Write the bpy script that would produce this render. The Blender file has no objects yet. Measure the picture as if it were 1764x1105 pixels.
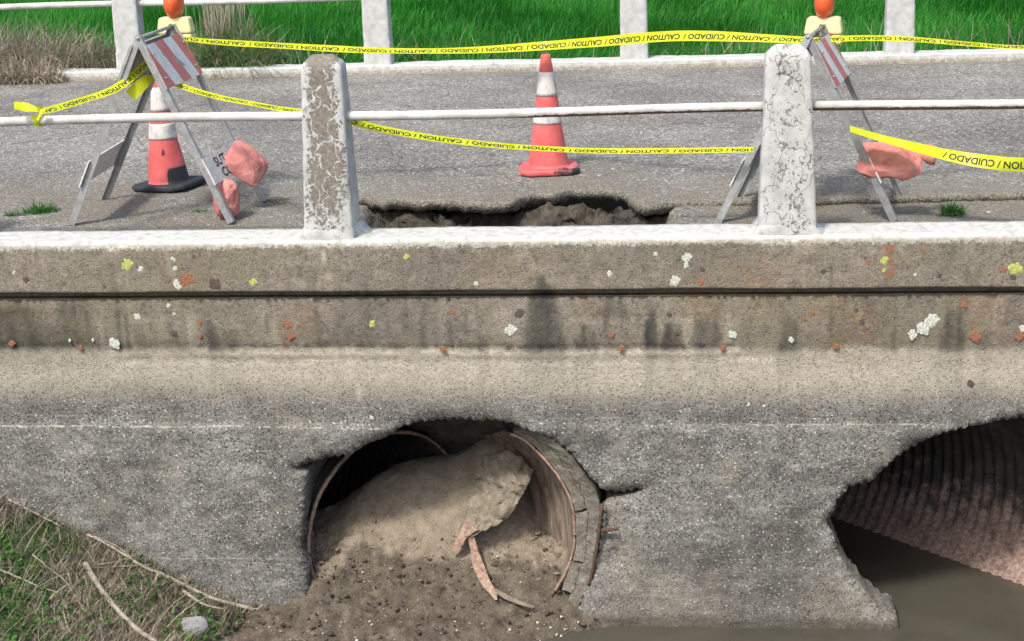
import bpy, bmesh, math, random
import numpy as np
from mathutils import Vector, Matrix
from mathutils.geometry import delaunay_2d_cdt

random.seed(7)
RNG = np.random.default_rng(11)
scene = bpy.context.scene
C = scene.collection

# ------------------------------------------------------------------ camera
PW, PH = 1764.0, 1105.0
FPX = 2810.0
YAW, PITCH, ROLL = [math.radians(a) for a in (-6.605, 16.107, -2.072)]
CAM = np.array([0.0, -8.0, 1.884])
FW = np.array([math.sin(YAW) * math.cos(PITCH), math.cos(YAW) * math.cos(PITCH), -math.sin(PITCH)])
_r = np.array([math.cos(YAW), -math.sin(YAW), 0.0])
_u = np.cross(_r, FW)
RT = math.cos(ROLL) * _r + math.sin(ROLL) * _u
UP = -math.sin(ROLL) * _r + math.cos(ROLL) * _u
cam_d = bpy.data.cameras.new('camera')
cam_d.sensor_width = 36.0
cam_d.lens = FPX * 36.0 / PW
cam_d.clip_end = 2000.0
cam_d.clip_start = 0.05
cam = bpy.data.objects.new('camera', cam_d)
C.objects.link(cam)
M = Matrix(((RT[0], UP[0], -FW[0], CAM[0]), (RT[1], UP[1], -FW[1], CAM[1]), (RT[2], UP[2], -FW[2], CAM[2]), (0, 0, 0, 1)))
cam.matrix_world = M
scene.camera = cam

# ------------------------------------------------------------------ sky, sun, exposure
SUN_EL, SUN_AZ = math.radians(54), math.radians(205)     # azimuth clockwise from +Y (behind the camera, a little left)
world = bpy.data.worlds.new('World')
scene.world = world
world.use_nodes = True
wn = world.node_tree.nodes
wl = world.node_tree.links
bg = wn['Background']
sky = wn.new('ShaderNodeTexSky')
sky.sky_type = 'NISHITA'
sky.sun_disc = False
sky.sun_elevation = SUN_EL
sky.sun_rotation = SUN_AZ
sky.air_density = 1.0
sky.dust_density = 4.0
sky.ozone_density = 1.0
wl.new(sky.outputs[0], bg.inputs[0])
bg.inputs[1].default_value = 0.12
sun_d = bpy.data.lights.new('sun', 'SUN')
sun_d.energy = 2.0
sun_d.angle = math.radians(8)
sun_d.color = (1.0, 0.955, 0.88)
sun = bpy.data.objects.new('sun', sun_d)
C.objects.link(sun)
sdir = Vector((math.sin(SUN_AZ) * math.cos(SUN_EL), math.cos(SUN_AZ) * math.cos(SUN_EL), math.sin(SUN_EL)))
sun.rotation_euler = sdir.to_track_quat('Z', 'Y').to_euler()
sun.location = (0, 0, 20)
scene.view_settings.view_transform = 'Standard'
scene.view_settings.look = 'None'
scene.view_settings.gamma = 1.0
scene.view_settings.exposure = 0.8
scene.render.resolution_x = 1024
scene.render.resolution_y = 641

# ------------------------------------------------------------------ pixel -> place
def ray(x, y):
    return FW + RT * ((x - PW / 2) / FPX) - UP * ((y - PH / 2) / FPX)
def onY(x, y, Y=0.0):
    D = ray(x, y)
    return CAM + (Y - CAM[1]) / D[1] * D
def onZ(x, y, Z=0.0):
    D = ray(x, y)
    return CAM + (Z - CAM[2]) / D[2] * D

# ------------------------------------------------------------------ numpy noise
def _hash(i, j, k):
    h = (i * 374761393 + j * 668265263 + k * 2147483647 * 3 + 1013904223) & 0xFFFFFFFF
    h = ((h ^ (h >> 13)) * 1274126177) & 0xFFFFFFFF
    h = ((h ^ (h >> 16)) * 2246822519) & 0xFFFFFFFF
    return ((h ^ (h >> 15)) & 0xFFFF) / 65535.0
def vnoise(P):
    P = np.asarray(P, float)
    F = np.floor(P).astype(np.int64)
    f = P - F
    f = f * f * (3 - 2 * f)
    out = 0
    for a in (0, 1):
        for b in (0, 1):
            for c in (0, 1):
                w = (f[:, 0] if a else 1 - f[:, 0]) * (f[:, 1] if b else 1 - f[:, 1]) * (f[:, 2] if c else 1 - f[:, 2])
                out = out + w * _hash(F[:, 0] + a, F[:, 1] + b, F[:, 2] + c)
    return out * 2 - 1
def fbm(P, scale=1.0, octv=4, gain=0.5, seed=0.0):
    P = np.asarray(P, float) * scale + seed * 17.31
    s, a, t = 0, 1.0, 0
    for _ in range(octv):
        s = s + a * vnoise(P)
        t += a
        a *= gain
        P = P * 2.03 + 5.7
    return s / t
def sstep(a, b, x):
    t = np.clip((x - a) / (b - a), 0, 1)
    return t * t * (3 - 2 * t)

# ------------------------------------------------------------------ node helpers
class NT:
    def __init__(self, name):
        self.m = bpy.data.materials.new(name)
        self.m.use_nodes = True
        self.t = self.m.node_tree
        self.b = self.t.nodes['Principled BSDF']
        self.b.inputs['Specular IOR Level'].default_value = 0.25
    def n(self, typ, **kw):
        nd = self.t.nodes.new(typ)
        for k, v in kw.items():
            setattr(nd, k, v)
        return nd
    def lk(self, a, b):
        self.t.links.new(a, b)
    def setin(self, sock, v):
        if isinstance(v, bpy.types.NodeSocket):
            self.lk(v, sock)
        elif isinstance(v, (tuple, list)):
            sock.default_value = tuple(v) + (1.0,) * (4 - len(v)) if len(sock.default_value) == 4 else v
        else:
            sock.default_value = v
    def obj(self):
        return self.n('ShaderNodeTexCoord').outputs['Object']
    def scaled(self, vec, s):
        mp = self.n('ShaderNodeMapping')
        self.lk(vec, mp.inputs['Vector'])
        mp.inputs['Scale'].default_value = s
        return mp.outputs[0]
    def noise(self, scale, detail=4, rough=0.55, vec=None, dist=0.0):
        nd = self.n('ShaderNodeTexNoise')
        nd.inputs['Scale'].default_value = scale
        nd.inputs['Detail'].default_value = detail
        nd.inputs['Roughness'].default_value = rough
        nd.inputs['Distortion'].default_value = dist
        self.lk(vec if vec is not None else self.obj(), nd.inputs['Vector'])
        return nd.outputs['Fac']
    def voro(self, scale, feature='F1', vec=None, out='Distance', rnd=1.0):
        nd = self.n('ShaderNodeTexVoronoi', feature=feature)
        nd.inputs['Scale'].default_value = scale
        nd.inputs['Randomness'].default_value = rnd
        self.lk(vec if vec is not None else self.obj(), nd.inputs['Vector'])
        return nd.outputs[out]
    def ramp(self, fac, stops, interp='LINEAR'):
        nd = self.n('ShaderNodeValToRGB')
        cr = nd.color_ramp
        cr.interpolation = interp
        while len(cr.elements) < len(stops):
            cr.elements.new(0.5)
        for e, (p, c) in zip(cr.elements, stops):
            e.position = p
            if not isinstance(c, (tuple, list)):
                c = (c, c, c)
            e.color = tuple(c) + (1.0,)
        self.lk(fac, nd.inputs['Fac'])
        return nd.outputs['Color']
    def step(self, fac, a, b):
        nd = self.n('ShaderNodeMapRange')
        nd.interpolation_type = 'SMOOTHSTEP'
        nd.inputs['From Min'].default_value = a
        nd.inputs['From Max'].default_value = b
        self.setin(nd.inputs['Value'], fac)
        return nd.outputs[0]
    def mix(self, fac, a, b, blend='MIX'):
        nd = self.n('ShaderNodeMix', data_type='RGBA', blend_type=blend)
        self.setin(nd.inputs[0], fac)
        self.setin(nd.inputs[6], a)
        self.setin(nd.inputs[7], b)
        return nd.outputs[2]
    def math(self, op, a, b=0.0):
        nd = self.n('ShaderNodeMath', operation=op)
        self.setin(nd.inputs[0], a)
        self.setin(nd.inputs[1], b)
        return nd.outputs[0]
    def attr(self, name, out='Fac'):
        nd = self.n('ShaderNodeAttribute', attribute_name=name)
        return nd.outputs[out]
    def bump(self, h, strength=0.5, dist=0.01, normal=None):
        nd = self.n('ShaderNodeBump')
        nd.inputs['Strength'].default_value = strength
        nd.inputs['Distance'].default_value = dist
        self.lk(h, nd.inputs['Height'])
        if normal is not None:
            self.lk(normal, nd.inputs['Normal'])
        return nd.outputs[0]
    def done(self, col, rough=0.85, normal=None, metal=0.0):
        self.setin(self.b.inputs['Base Color'], col)
        self.setin(self.b.inputs['Roughness'], rough)
        self.setin(self.b.inputs['Metallic'], metal)
        if normal is not None:
            self.lk(normal, self.b.inputs['Normal'])
        return self.m

# ------------------------------------------------------------------ mesh helpers
def mesh(name, V, F, mat=None, smooth=True, attrs=None):
    me = bpy.data.meshes.new(name)
    me.from_pydata([tuple(v) for v in V], [], [tuple(f) for f in F])
    if attrs:
        for k, a in attrs.items():
            at = me.attributes.new(k, 'FLOAT', 'POINT')
            at.data.foreach_set('value', np.asarray(a, np.float32))
    if smooth:
        me.polygons.foreach_set('use_smooth', [True] * len(me.polygons))
    if mat:
        me.materials.append(mat)
    me.update()
    return me
def obj(name, me, parent=None, label=None, cat=None, group=None, kind=None):
    o = bpy.data.objects.new(name, me)
    C.objects.link(o)
    if parent is not None:
        o.parent = parent
    if label: o['label'] = label
    if cat: o['category'] = cat
    if group: o['group'] = group
    if kind: o['kind'] = kind
    return o
def empty(name, loc, label, cat, group=None, rz=0.0):
    o = obj(name, None, None, label, cat, group)
    o.location = tuple(loc)
    o.rotation_euler = (0, 0, rz)
    o.empty_display_size = 0.1
    return o
def bm_mesh(name, bm, mat, smooth=False, recalc=True):
    if recalc:
        bmesh.ops.recalc_face_normals(bm, faces=bm.faces)
    me = bpy.data.meshes.new(name)
    bm.to_mesh(me)
    bm.free()
    if mat:
        me.materials.append(mat)
    if smooth:
        me.polygons.foreach_set('use_smooth', [True] * len(me.polygons))
    return me
def grid_faces(nu, nv, wrap_u=False):
    F = []
    for i in range(nu if wrap_u else nu - 1):
        i2 = (i + 1) % nu
        for j in range(nv - 1):
            F.append((i * nv + j, i2 * nv + j, i2 * nv + j + 1, i * nv + j + 1))
    return F
def catmull(P, n):
    P = np.asarray(P, float)
    k = len(P)
    t = np.linspace(0, k - 1, n)
    i = np.clip(np.floor(t).astype(int), 0, k - 2)
    f = (t - i)[:, None]
    p0, p1, p2, p3 = P[np.clip(i - 1, 0, k - 1)], P[i], P[i + 1], P[np.clip(i + 2, 0, k - 1)]
    return 0.5 * (2 * p1 + (p2 - p0) * f + (2 * p0 - 5 * p1 + 4 * p2 - p3) * f * f + (3 * p1 - p0 - 3 * p2 + p3) * f ** 3)
def resample(P, step):
    P = np.asarray(P, float)
    d = np.r_[0, np.cumsum(np.linalg.norm(np.diff(P, axis=0), axis=1))]
    n = max(2, int(d[-1] / step) + 1)
    s = np.linspace(0, d[-1], n)
    return np.stack([np.interp(s, d, P[:, k]) for k in range(P.shape[1])], 1)
def tube(P, rad, ns=8, cap=True):
    """verts, faces of a tube along points P, radius scalar or per point"""
    P = np.asarray(P, float)
    n = len(P)
    rad = np.broadcast_to(np.asarray(rad, float), (n,))
    T = np.gradient(P, axis=0)
    T /= np.linalg.norm(T, axis=1)[:, None] + 1e-12
    ref = np.array([0, 0, 1.0]) if abs(T[0][2]) < 0.9 else np.array([1.0, 0, 0])
    V = []
    for p, t, r in zip(P, T, rad):
        a = np.cross(t, ref); a /= np.linalg.norm(a) + 1e-12
        b = np.cross(a, t)
        for k in range(ns):
            th = 2 * math.pi * k / ns
            V.append(p + r * (math.cos(th) * a + math.sin(th) * b))
    F = []
    for i in range(n - 1):
        for k in range(ns):
            k2 = (k + 1) % ns
            F.append((i * ns + k, i * ns + k2, (i + 1) * ns + k2, (i + 1) * ns + k))
    if cap:
        F.append(tuple(range(ns))[::-1])
        F.append(tuple((n - 1) * ns + k for k in range(ns)))
    return np.array(V), F
def tps(ctrl, X, Y):
    """thin plate spline through (x,y,z) points"""
    c = np.asarray(ctrl, float)
    n = len(c)
    d = np.hypot(c[:, None, 0] - c[None, :, 0], c[:, None, 1] - c[None, :, 1])
    U = lambda r: np.where(r > 1e-9, r * r * np.log(r + 1e-12), 0)
    A = np.zeros((n + 3, n + 3))
    A[:n, :n] = U(d) + np.eye(n) * 0.002
    A[:n, n] = 1; A[:n, n + 1:] = c[:, :2]
    A[n, :n] = 1; A[n + 1:, :n] = c[:, :2].T
    w = np.linalg.solve(A, np.r_[c[:, 2], 0, 0, 0])
    out = w[n] + w[n + 1] * X + w[n + 2] * Y
    for k in range(n):
        out = out + w[k] * U(np.hypot(X - c[k, 0], Y - c[k, 1]))
    return out
def cdt_region(outer, holes, spacing, jitter=0.35):
    """2-D triangulation of outer polygon minus holes with interior points; returns verts (n,2), tris, loops"""
    outer = [tuple(p) for p in outer]
    pts = list(outer)
    loops = [list(range(len(outer)))]
    for h in holes:
        s = len(pts)
        pts += [tuple(p) for p in h]
        loops.append(list(range(s, s + len(h))))
    edges = []
    for lp in loops:
        edges += [(lp[i], lp[(i + 1) % len(lp)]) for i in range(len(lp))]
    o = np.array(outer)
    x0, y0 = o.min(0); x1, y1 = o.max(0)
    gx, gy = np.meshgrid(np.arange(x0 + spacing, x1, spacing), np.arange(y0 + spacing, y1, spacing))
    g = np.stack([gx.ravel(), gy.ravel()], 1)
    g += RNG.uniform(-jitter, jitter, g.shape) * spacing
    def inside(poly, q):
        poly = np.array(poly)
        r = np.zeros(len(q), bool)
        for i in range(len(poly)):
            a, b = poly[i], poly[(i + 1) % len(poly)]
            c = (a[1] > q[:, 1]) != (b[1] > q[:, 1])
            with np.errstate(divide='ignore', invalid='ignore'):
                xi = (b[0] - a[0]) * (q[:, 1] - a[1]) / (b[1] - a[1]) + a[0]
            r ^= c & (q[:, 0] < xi)
        return r
    keep = inside(outer, g)
    for h in holes:
        keep &= ~inside(h, g)
    allb = np.array(pts)
    for i in range(0, len(allb), 1):
        keep &= (np.abs(g - allb[i]).max(1) > spacing * 0.45)
    g = g[keep]
    vin = [Vector(p) for p in pts] + [Vector(p) for p in g]
    res = delaunay_2d_cdt(vin, edges, [], 0, 1e-6)
    V = np.array([(v[0], v[1]) for v in res[0]])
    F = [tuple(f) for f in res[2]]
    cen = np.array([V[list(f)].mean(0) for f in F])
    ok = inside(outer, cen)
    for h in holes:
        ok &= ~inside(h, cen)
    F = [f for f, k in zip(F, ok) if k]
    # map the original loops to result indices
    inv = {}
    for ri, orig in enumerate(res[3]):
        for oi in orig:
            inv[oi] = ri
    loops = [[inv[i] for i in lp] for lp in loops]
    return V, F, loops

# ================================================================== MATERIALS
LIME = [(onY(300, 735)[2], -6.9, onY(690, 741)[0], 0.005, 0.62), (onY(1350, 732)[2], onY(1070, 733)[0], onY(1650, 732)[0], 0.004, 0.5), (onY(380, 960)[2], onY(240, 959)[0], onY(505, 961)[0], 0.005, 0.5),
        (onY(560, 621)[2], onY(505, 621)[0], onY(625, 621)[0], 0.007, 0.9), (onY(900, 720)[2], -3.5, 1.0, 0.003, 0.35)]
def mat_plain(name, col, rough=0.7, var=0.12, scale=30, bump=0.0, metal=0.0, spec=0.25):
    t = NT(name)
    t.b.inputs['Specular IOR Level'].default_value = spec
    f = t.noise(scale, 5)
    lo = tuple(c * (1 - var) for c in col); hi = tuple(min(1, c * (1 + var)) for c in col)
    c = t.ramp(f, [(0.3, lo), (0.7, hi)])
    nm = t.bump(t.noise(scale * 4, 3), bump, 0.004) if bump else None
    return t.done(c, rough, nm, metal)

def mat_headwall():
    t = NT('stained_concrete')
    ob = t.obj()
    sx = t.n('ShaderNodeSeparateXYZ'); t.lk(ob, sx.inputs[0])
    X, Z = sx.outputs[0], sx.outputs[2]
    n1 = t.noise(5, 6, 0.62)
    nm = t.noise(17, 6, 0.68)
    nh = t.noise(7, 6, 0.66, t.scaled(ob, (1, 1, 2.4)))
    n2 = t.noise(52, 5, 0.66)
    n3 = t.noise(170, 3, 0.7)
    base = t.ramp(nm, [(0.25, (0.150, 0.130, 0.100)), (0.5, (0.232, 0.206, 0.164)), (0.75, (0.315, 0.285, 0.235))])
    base = t.mix(t.step(n1, 0.48, 0.70), base, (0.215, 0.195, 0.140))
    base = t.mix(t.math('MULTIPLY', t.step(t.noise(11, 6, 0.72), 0.50, 0.66), 0.65), base, (0.335, 0.285, 0.235))
    base = t.mix(t.math('MULTIPLY', t.step(t.noise(23, 6, 0.75, t.scaled(ob, (1.0, 1.0, 0.6))), 0.54, 0.66), 0.6), base, (0.105, 0.095, 0.078))
    cream = t.ramp(nm, [(0.25, (0.36, 0.325, 0.255)), (0.75, (0.50, 0.462, 0.375))])
    col = t.mix(t.attr('cream'), base, cream)
    agg = t.ramp(t.noise(78, 5, 0.68), [(0.30, (0.085, 0.086, 0.080)), (0.46, (0.175, 0.174, 0.160)), (0.60, (0.270, 0.265, 0.243)), (0.74, (0.43, 0.425, 0.40))])
    agg = t.mix(1.0, agg, t.ramp(nh, [(0.28, 0.62), (0.5, 1.0), (0.70, 1.38)]), 'MULTIPLY')
    agg = t.mix(1.0, agg, t.ramp(t.noise(2.1, 5, 0.62), [(0.30, 0.62), (0.5, 1.0), (0.68, 1.30)]), 'MULTIPLY')
    agg = t.mix(t.math('MULTIPLY', t.step(t.noise(3.7, 6, 0.7), 0.50, 0.68), 0.6), agg, (0.255, 0.235, 0.190))
    col = t.mix(t.attr('agg'), col, agg)
    col = t.mix(1.0, col, t.ramp(n3, [(0.3, 0.60), (0.5, 1.0), (0.72, 1.34)]), 'MULTIPLY')
    col = t.mix(1.0, col, t.ramp(n2, [(0.3, 0.76), (0.5, 1.0), (0.72, 1.2)]), 'MULTIPLY')
    col = t.mix(t.math('MULTIPLY', t.attr('rust'), t.step(t.noise(44, 5, 0.7), 0.44, 0.62)), col, (0.25, 0.135, 0.068))
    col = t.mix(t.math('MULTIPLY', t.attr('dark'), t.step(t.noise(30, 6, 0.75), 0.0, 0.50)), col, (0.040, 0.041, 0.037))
    col = t.mix(t.math('MULTIPLY', t.attr('moss'), t.step(nm, 0.40, 0.62)), col, (0.165, 0.155, 0.075))
    vd = t.voro(88, 'F1')
    vc = t.voro(88, 'F1', out='Color')
    sep = t.n('ShaderNodeSeparateColor'); t.lk(vc, sep.inputs[0])
    peb = t.math('MULTIPLY', t.step(sep.outputs[0], 0.78, 0.84), t.math('SUBTRACT', 1.0, t.step(vd, 0.22, 0.44)))
    col = t.mix(t.math('MULTIPLY', peb, t.math('ADD', t.math('MULTIPLY', t.attr('agg'), 0.68), 0.12)), col, t.ramp(sep.outputs[2], [(0.0, (0.35, 0.34, 0.32)), (1.0, (0.74, 0.73, 0.70))]))
    pit = t.math('MULTIPLY', t.step(sep.outputs[1], 0.76, 0.82), t.math('SUBTRACT', 1.0, t.step(vd, 0.28, 0.52)))
    col = t.mix(t.math('MULTIPLY', pit, t.math('ADD', t.math('MULTIPLY', t.attr('agg'), 0.7), 0.28)), col, (0.055, 0.053, 0.048))
    vd2 = t.voro(47, 'F1'); vc2 = t.voro(47, 'F1', out='Color')
    sp2 = t.n('ShaderNodeSeparateColor'); t.lk(vc2, sp2.inputs[0])
    pb2 = t.math('MULTIPLY', t.step(sp2.outputs[0], 0.88, 0.92), t.math('SUBTRACT', 1.0, t.step(vd2, 0.16, 0.36)))
    col = t.mix(t.math('MULTIPLY', pb2, t.math('MULTIPLY', t.attr('agg'), 0.8)), col, (0.60, 0.60, 0.58))
    peb = t.math('MAXIMUM', peb, pb2)
    # thin white lime lines along the lift joints of the concrete
    wob = t.math('MULTIPLY', t.math('SUBTRACT', t.noise(1.3, 3), 0.5), 0.035)
    zz = t.math('ADD', Z, wob)
    brk = t.step(t.noise(11, 6, 0.8, t.scaled(ob, (1, 1, 0.1))), 0.42, 0.62)
    for z0, x0, x1, w, st in LIME:
        d = t.math('ABSOLUTE', t.math('SUBTRACT', t.math('ADD', zz, t.math('MULTIPLY', t.math('SUBTRACT', n1, 0.5), 0.03)), z0))
        m = t.math('SUBTRACT', 1.0, t.step(d, w * 0.5, w))
        m = t.math('MULTIPLY', m, t.math('MULTIPLY', t.step(X, x0, x0 + 0.15), t.math('SUBTRACT', 1.0, t.step(X, x1 - 0.15, x1))))
        col = t.mix(t.math('MULTIPLY', t.math('MULTIPLY', m, brk), st), col, (0.66, 0.62, 0.48))
    col = t.mix(t.attr('lime'), col, (0.62, 0.59, 0.47))
    damp = t.math('SUBTRACT', 1.0, t.step(t.math('ADD', Z, t.math('MULTIPLY', t.math('SUBTRACT', nm, 0.5), 0.10)), -2.13, -2.06))
    col = t.mix(t.math('MULTIPLY', damp, 0.65), col, (0.070, 0.064, 0.048))
    # peeling white paint on the top edge
    pm = t.math('ADD', t.attr('paint'), t.math('MULTIPLY', t.math('SUBTRACT', t.noise(60, 6, 0.78), 0.5), 1.5))
    pm = t.math('ADD', pm, t.math('MULTIPLY', t.math('SUBTRACT', nm, 0.5), 0.5))
    pm = t.step(pm, 0.42, 0.58)
    pc = t.ramp(t.noise(19, 6, 0.68), [(0.28, (0.30, 0.295, 0.265)), (0.45, (0.47, 0.47, 0.445)), (0.62, (0.57, 0.578, 0.56))])
    pc = t.mix(t.math('MULTIPLY', t.math('SUBTRACT', 1.0, t.step(Z, -0.024, -0.008)), t.step(t.noise(33, 5, 0.7), 0.30, 0.62)), pc, (0.36, 0.335, 0.265))
    col = t.mix(pm, col, pc)
    hgt = t.math('ADD', t.math('MULTIPLY', n3, 0.5), t.math('ADD', n2, t.math('MULTIPLY', t.math('SUBTRACT', peb, pit), 0.6)))
    hgt = t.math('MULTIPLY', hgt, t.math('SUBTRACT', 1.0, t.math('MULTIPLY', pm, 0.72)))
    hgt = t.math('ADD', hgt, t.math('MULTIPLY', pm, 1.0))
    return t.done(col, 0.92, t.bump(hgt, 0.55, 0.006))

def mat_post():
    t = NT('peeling_white_paint')
    n = t.noise(30, 6, 0.7)
    conc = t.ramp(t.noise(60, 5, 0.65), [(0.3, (0.13, 0.115, 0.095)), (0.55, (0.23, 0.205, 0.17)), (0.75, (0.33, 0.30, 0.26))])
    paint = t.ramp(t.noise(14, 6, 0.62), [(0.25, (0.32, 0.33, 0.315)), (0.5, (0.47, 0.48, 0.465)), (0.75, (0.57, 0.58, 0.565))])
    warp = t.n('ShaderNodeVectorMath', operation='ADD')
    nz = t.n('ShaderNodeTexNoise'); nz.inputs['Scale'].default_value = 12
    t.lk(t.obj(), nz.inputs['Vector'])
    sc = t.n('ShaderNodeVectorMath', operation='SCALE'); sc.inputs['Scale'].default_value = 0.11
    t.lk(nz.outputs['Color'], sc.inputs[0]); t.lk(t.obj(), warp.inputs[0]); t.lk(sc.outputs[0], warp.inputs[1])
    w = t.scaled(warp.outputs[0], (1, 1, 0.5))
    line = t.voro(13, 'DISTANCE_TO_EDGE', w)
    lines = t.math('SUBTRACT', 1.0, t.step(line, 0.015, 0.06))
    keep = t.math('ADD', t.math('ADD', t.math('MULTIPLY', n, 0.50), t.math('MULTIPLY', t.noise(70, 6, 0.8), 0.50)), t.math('MULTIPLY', lines, 0.11))
    pk = t.math('SUBTRACT', keep, t.attr('peel'))
    m = t.step(pk, -0.025, 0.04)
    col = t.mix(m, conc, paint)
    # hairline cracks in the paint, where it still holds
    crk = t.math('SUBTRACT', 1.0, t.step(t.voro(7, 'DISTANCE_TO_EDGE', w), 0.0, 0.012))
    col = t.mix(t.math('MULTIPLY', crk, t.attr('crack')), col, (0.09, 0.08, 0.07))
    col = t.mix(t.step(t.noise(95, 4, 0.8), 0.60, 0.72), col, (0.26, 0.235, 0.20))
    return t.done(col, 0.8, t.bump(t.math('ADD', m, t.math('MULTIPLY', t.noise(90, 4), 0.5)), 0.6, 0.004))

def mat_rail():
    t = NT('rusting_white_paint')
    n = t.noise(26, 6, 0.7)
    paint = t.ramp(t.noise(9, 5), [(0.3, (0.40, 0.40, 0.37)), (0.55, (0.58, 0.58, 0.555)), (0.7, (0.64, 0.64, 0.62))])
    rust = t.ramp(t.noise(60, 4), [(0.3, (0.085, 0.045, 0.035)), (0.7, (0.22, 0.12, 0.085))])
    m = t.step(t.math('ADD', t.attr('rust'), t.math('MULTIPLY', t.math('SUBTRACT', n, 0.5), 1.1)), 0.42, 0.52)
    col = t.mix(m, paint, rust)
    return t.done(col, 0.6, t.bump(t.math('ADD', n, m), 0.3, 0.003))

def mat_asphalt():
    t = NT('worn_asphalt')
    n = t.noise(1.1, 5, 0.6)
    s = t.voro(70, 'F1', out='Color')
    sep = t.n('ShaderNodeSeparateColor'); t.lk(s, sep.inputs[0])
    v = t.voro(70, 'F1')
    col = t.ramp(n, [(0.3, (0.190, 0.184, 0.168)), (0.7, (0.245, 0.237, 0.217))])
    col = t.mix(1.0, col, t.ramp(sep.outputs[0], [(0.0, 0.50), (0.5, 0.92), (0.85, 1.25), (0.97, 2.0)]), 'MULTIPLY')
    col = t.mix(1.0, col, t.ramp(t.noise(150, 3, 0.7), [(0.3, 0.75), (0.7, 1.25)]), 'MULTIPLY')
    big = t.noise(0.55, 5, 0.62)
    col = t.mix(1.0, col, t.ramp(big, [(0.32, 0.80), (0.5, 1.0), (0.68, 1.2)]), 'MULTIPLY')
    wv = t.n('ShaderNodeTexNoise'); wv.inputs['Scale'].default_value = 2.2; wv.inputs['Detail'].default_value = 6; t.lk(t.obj(), wv.inputs['Vector'])
    ws = t.n('ShaderNodeVectorMath', operation='SCALE'); ws.inputs['Scale'].default_value = 0.55; t.lk(wv.outputs['Color'], ws.inputs[0])
    wa = t.n('ShaderNodeVectorMath', operation='ADD'); t.lk(t.obj(), wa.inputs[0]); t.lk(ws.outputs[0], wa.inputs[1])
    ck = t.math('SUBTRACT', 1.0, t.step(t.voro(0.75, 'DISTANCE_TO_EDGE', wa.outputs[0]), 0.002, 0.009))
    col = t.mix(t.math('MULTIPLY', ck, 0.55), col, (0.07, 0.066, 0.058))
    dirt = t.ramp(t.noise(70, 5, 0.7), [(0.30, (0.062, 0.056, 0.044)), (0.46, (0.155, 0.140, 0.112)), (0.58, (0.245, 0.225, 0.185)), (0.72, (0.42, 0.395, 0.34))])
    dm = t.step(t.math('ADD', t.attr('dirt'), t.math('MULTIPLY', t.math('SUBTRACT', t.noise(6, 6, 0.7), 0.5), 0.9)), 0.3, 0.75)
    col = t.mix(dm, col, dirt)
    h = t.math('ADD', t.math('SUBTRACT', 1.0, v), t.math('MULTIPLY', t.noise(120, 3), 0.7))
    return t.done(col, 0.9, t.bump(h, 0.75, 0.009))

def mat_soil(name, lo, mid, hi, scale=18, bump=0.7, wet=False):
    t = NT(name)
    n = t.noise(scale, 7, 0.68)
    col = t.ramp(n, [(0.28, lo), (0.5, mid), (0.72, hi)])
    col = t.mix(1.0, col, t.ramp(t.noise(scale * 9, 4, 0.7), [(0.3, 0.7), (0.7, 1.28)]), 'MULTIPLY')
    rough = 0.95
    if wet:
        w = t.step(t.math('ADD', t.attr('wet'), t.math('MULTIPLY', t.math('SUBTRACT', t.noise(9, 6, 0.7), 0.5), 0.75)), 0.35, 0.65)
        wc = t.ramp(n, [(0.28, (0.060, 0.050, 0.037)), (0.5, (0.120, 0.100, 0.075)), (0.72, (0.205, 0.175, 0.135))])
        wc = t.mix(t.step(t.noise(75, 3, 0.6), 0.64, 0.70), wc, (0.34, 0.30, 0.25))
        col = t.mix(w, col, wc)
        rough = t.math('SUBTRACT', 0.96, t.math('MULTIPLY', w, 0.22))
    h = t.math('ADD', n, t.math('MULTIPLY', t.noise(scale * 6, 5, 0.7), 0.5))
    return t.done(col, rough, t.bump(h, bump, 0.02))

def mat_sack():
    t = NT('red_woven_sack')
    col = t.ramp(t.noise(8, 6, 0.68), [(0.28, (0.40, 0.135, 0.12)), (0.5, (0.56, 0.225, 0.20)), (0.72, (0.66, 0.32, 0.285))])
    weave = t.math('ADD', t.noise(160, 2, 0.5, t.scaled(t.obj(), (1, 0.25, 1))), t.noise(160, 2, 0.5, t.scaled(t.obj(), (0.25, 1, 1))))
    h = t.math('ADD', weave, t.math('MULTIPLY', t.noise(26, 5, 0.7), 3.0))
    return t.done(col, 0.9, t.bump(h, 0.45, 0.005))

def mat_leaf(name, c1, c2, c3, trans=0.35):
    t = NT(name)
    col = t.ramp(t.attr('tone'), [(0.0, c1), (0.5, c2), (1.0, c3)])
    col = t.mix(1.0, col, t.ramp(t.noise(0.9, 4), [(0.3, 0.75), (0.7, 1.2)]), 'MULTIPLY')
    t.setin(t.b.inputs['Base Color'], col)
    t.b.inputs['Roughness'].default_value = 0.55
    tr = t.n('ShaderNodeBsdfTranslucent')
    t.lk(col, tr.inputs['Color'])
    mx = t.n('ShaderNodeMixShader'); mx.inputs[0].default_value = trans
    t.lk(t.b.outputs[0], mx.inputs[1]); t.lk(tr.outputs[0], mx.inputs[2])
    t.lk(mx.outputs[0], t.t.nodes['Material Output'].inputs['Surface'])
    return t.m

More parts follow.
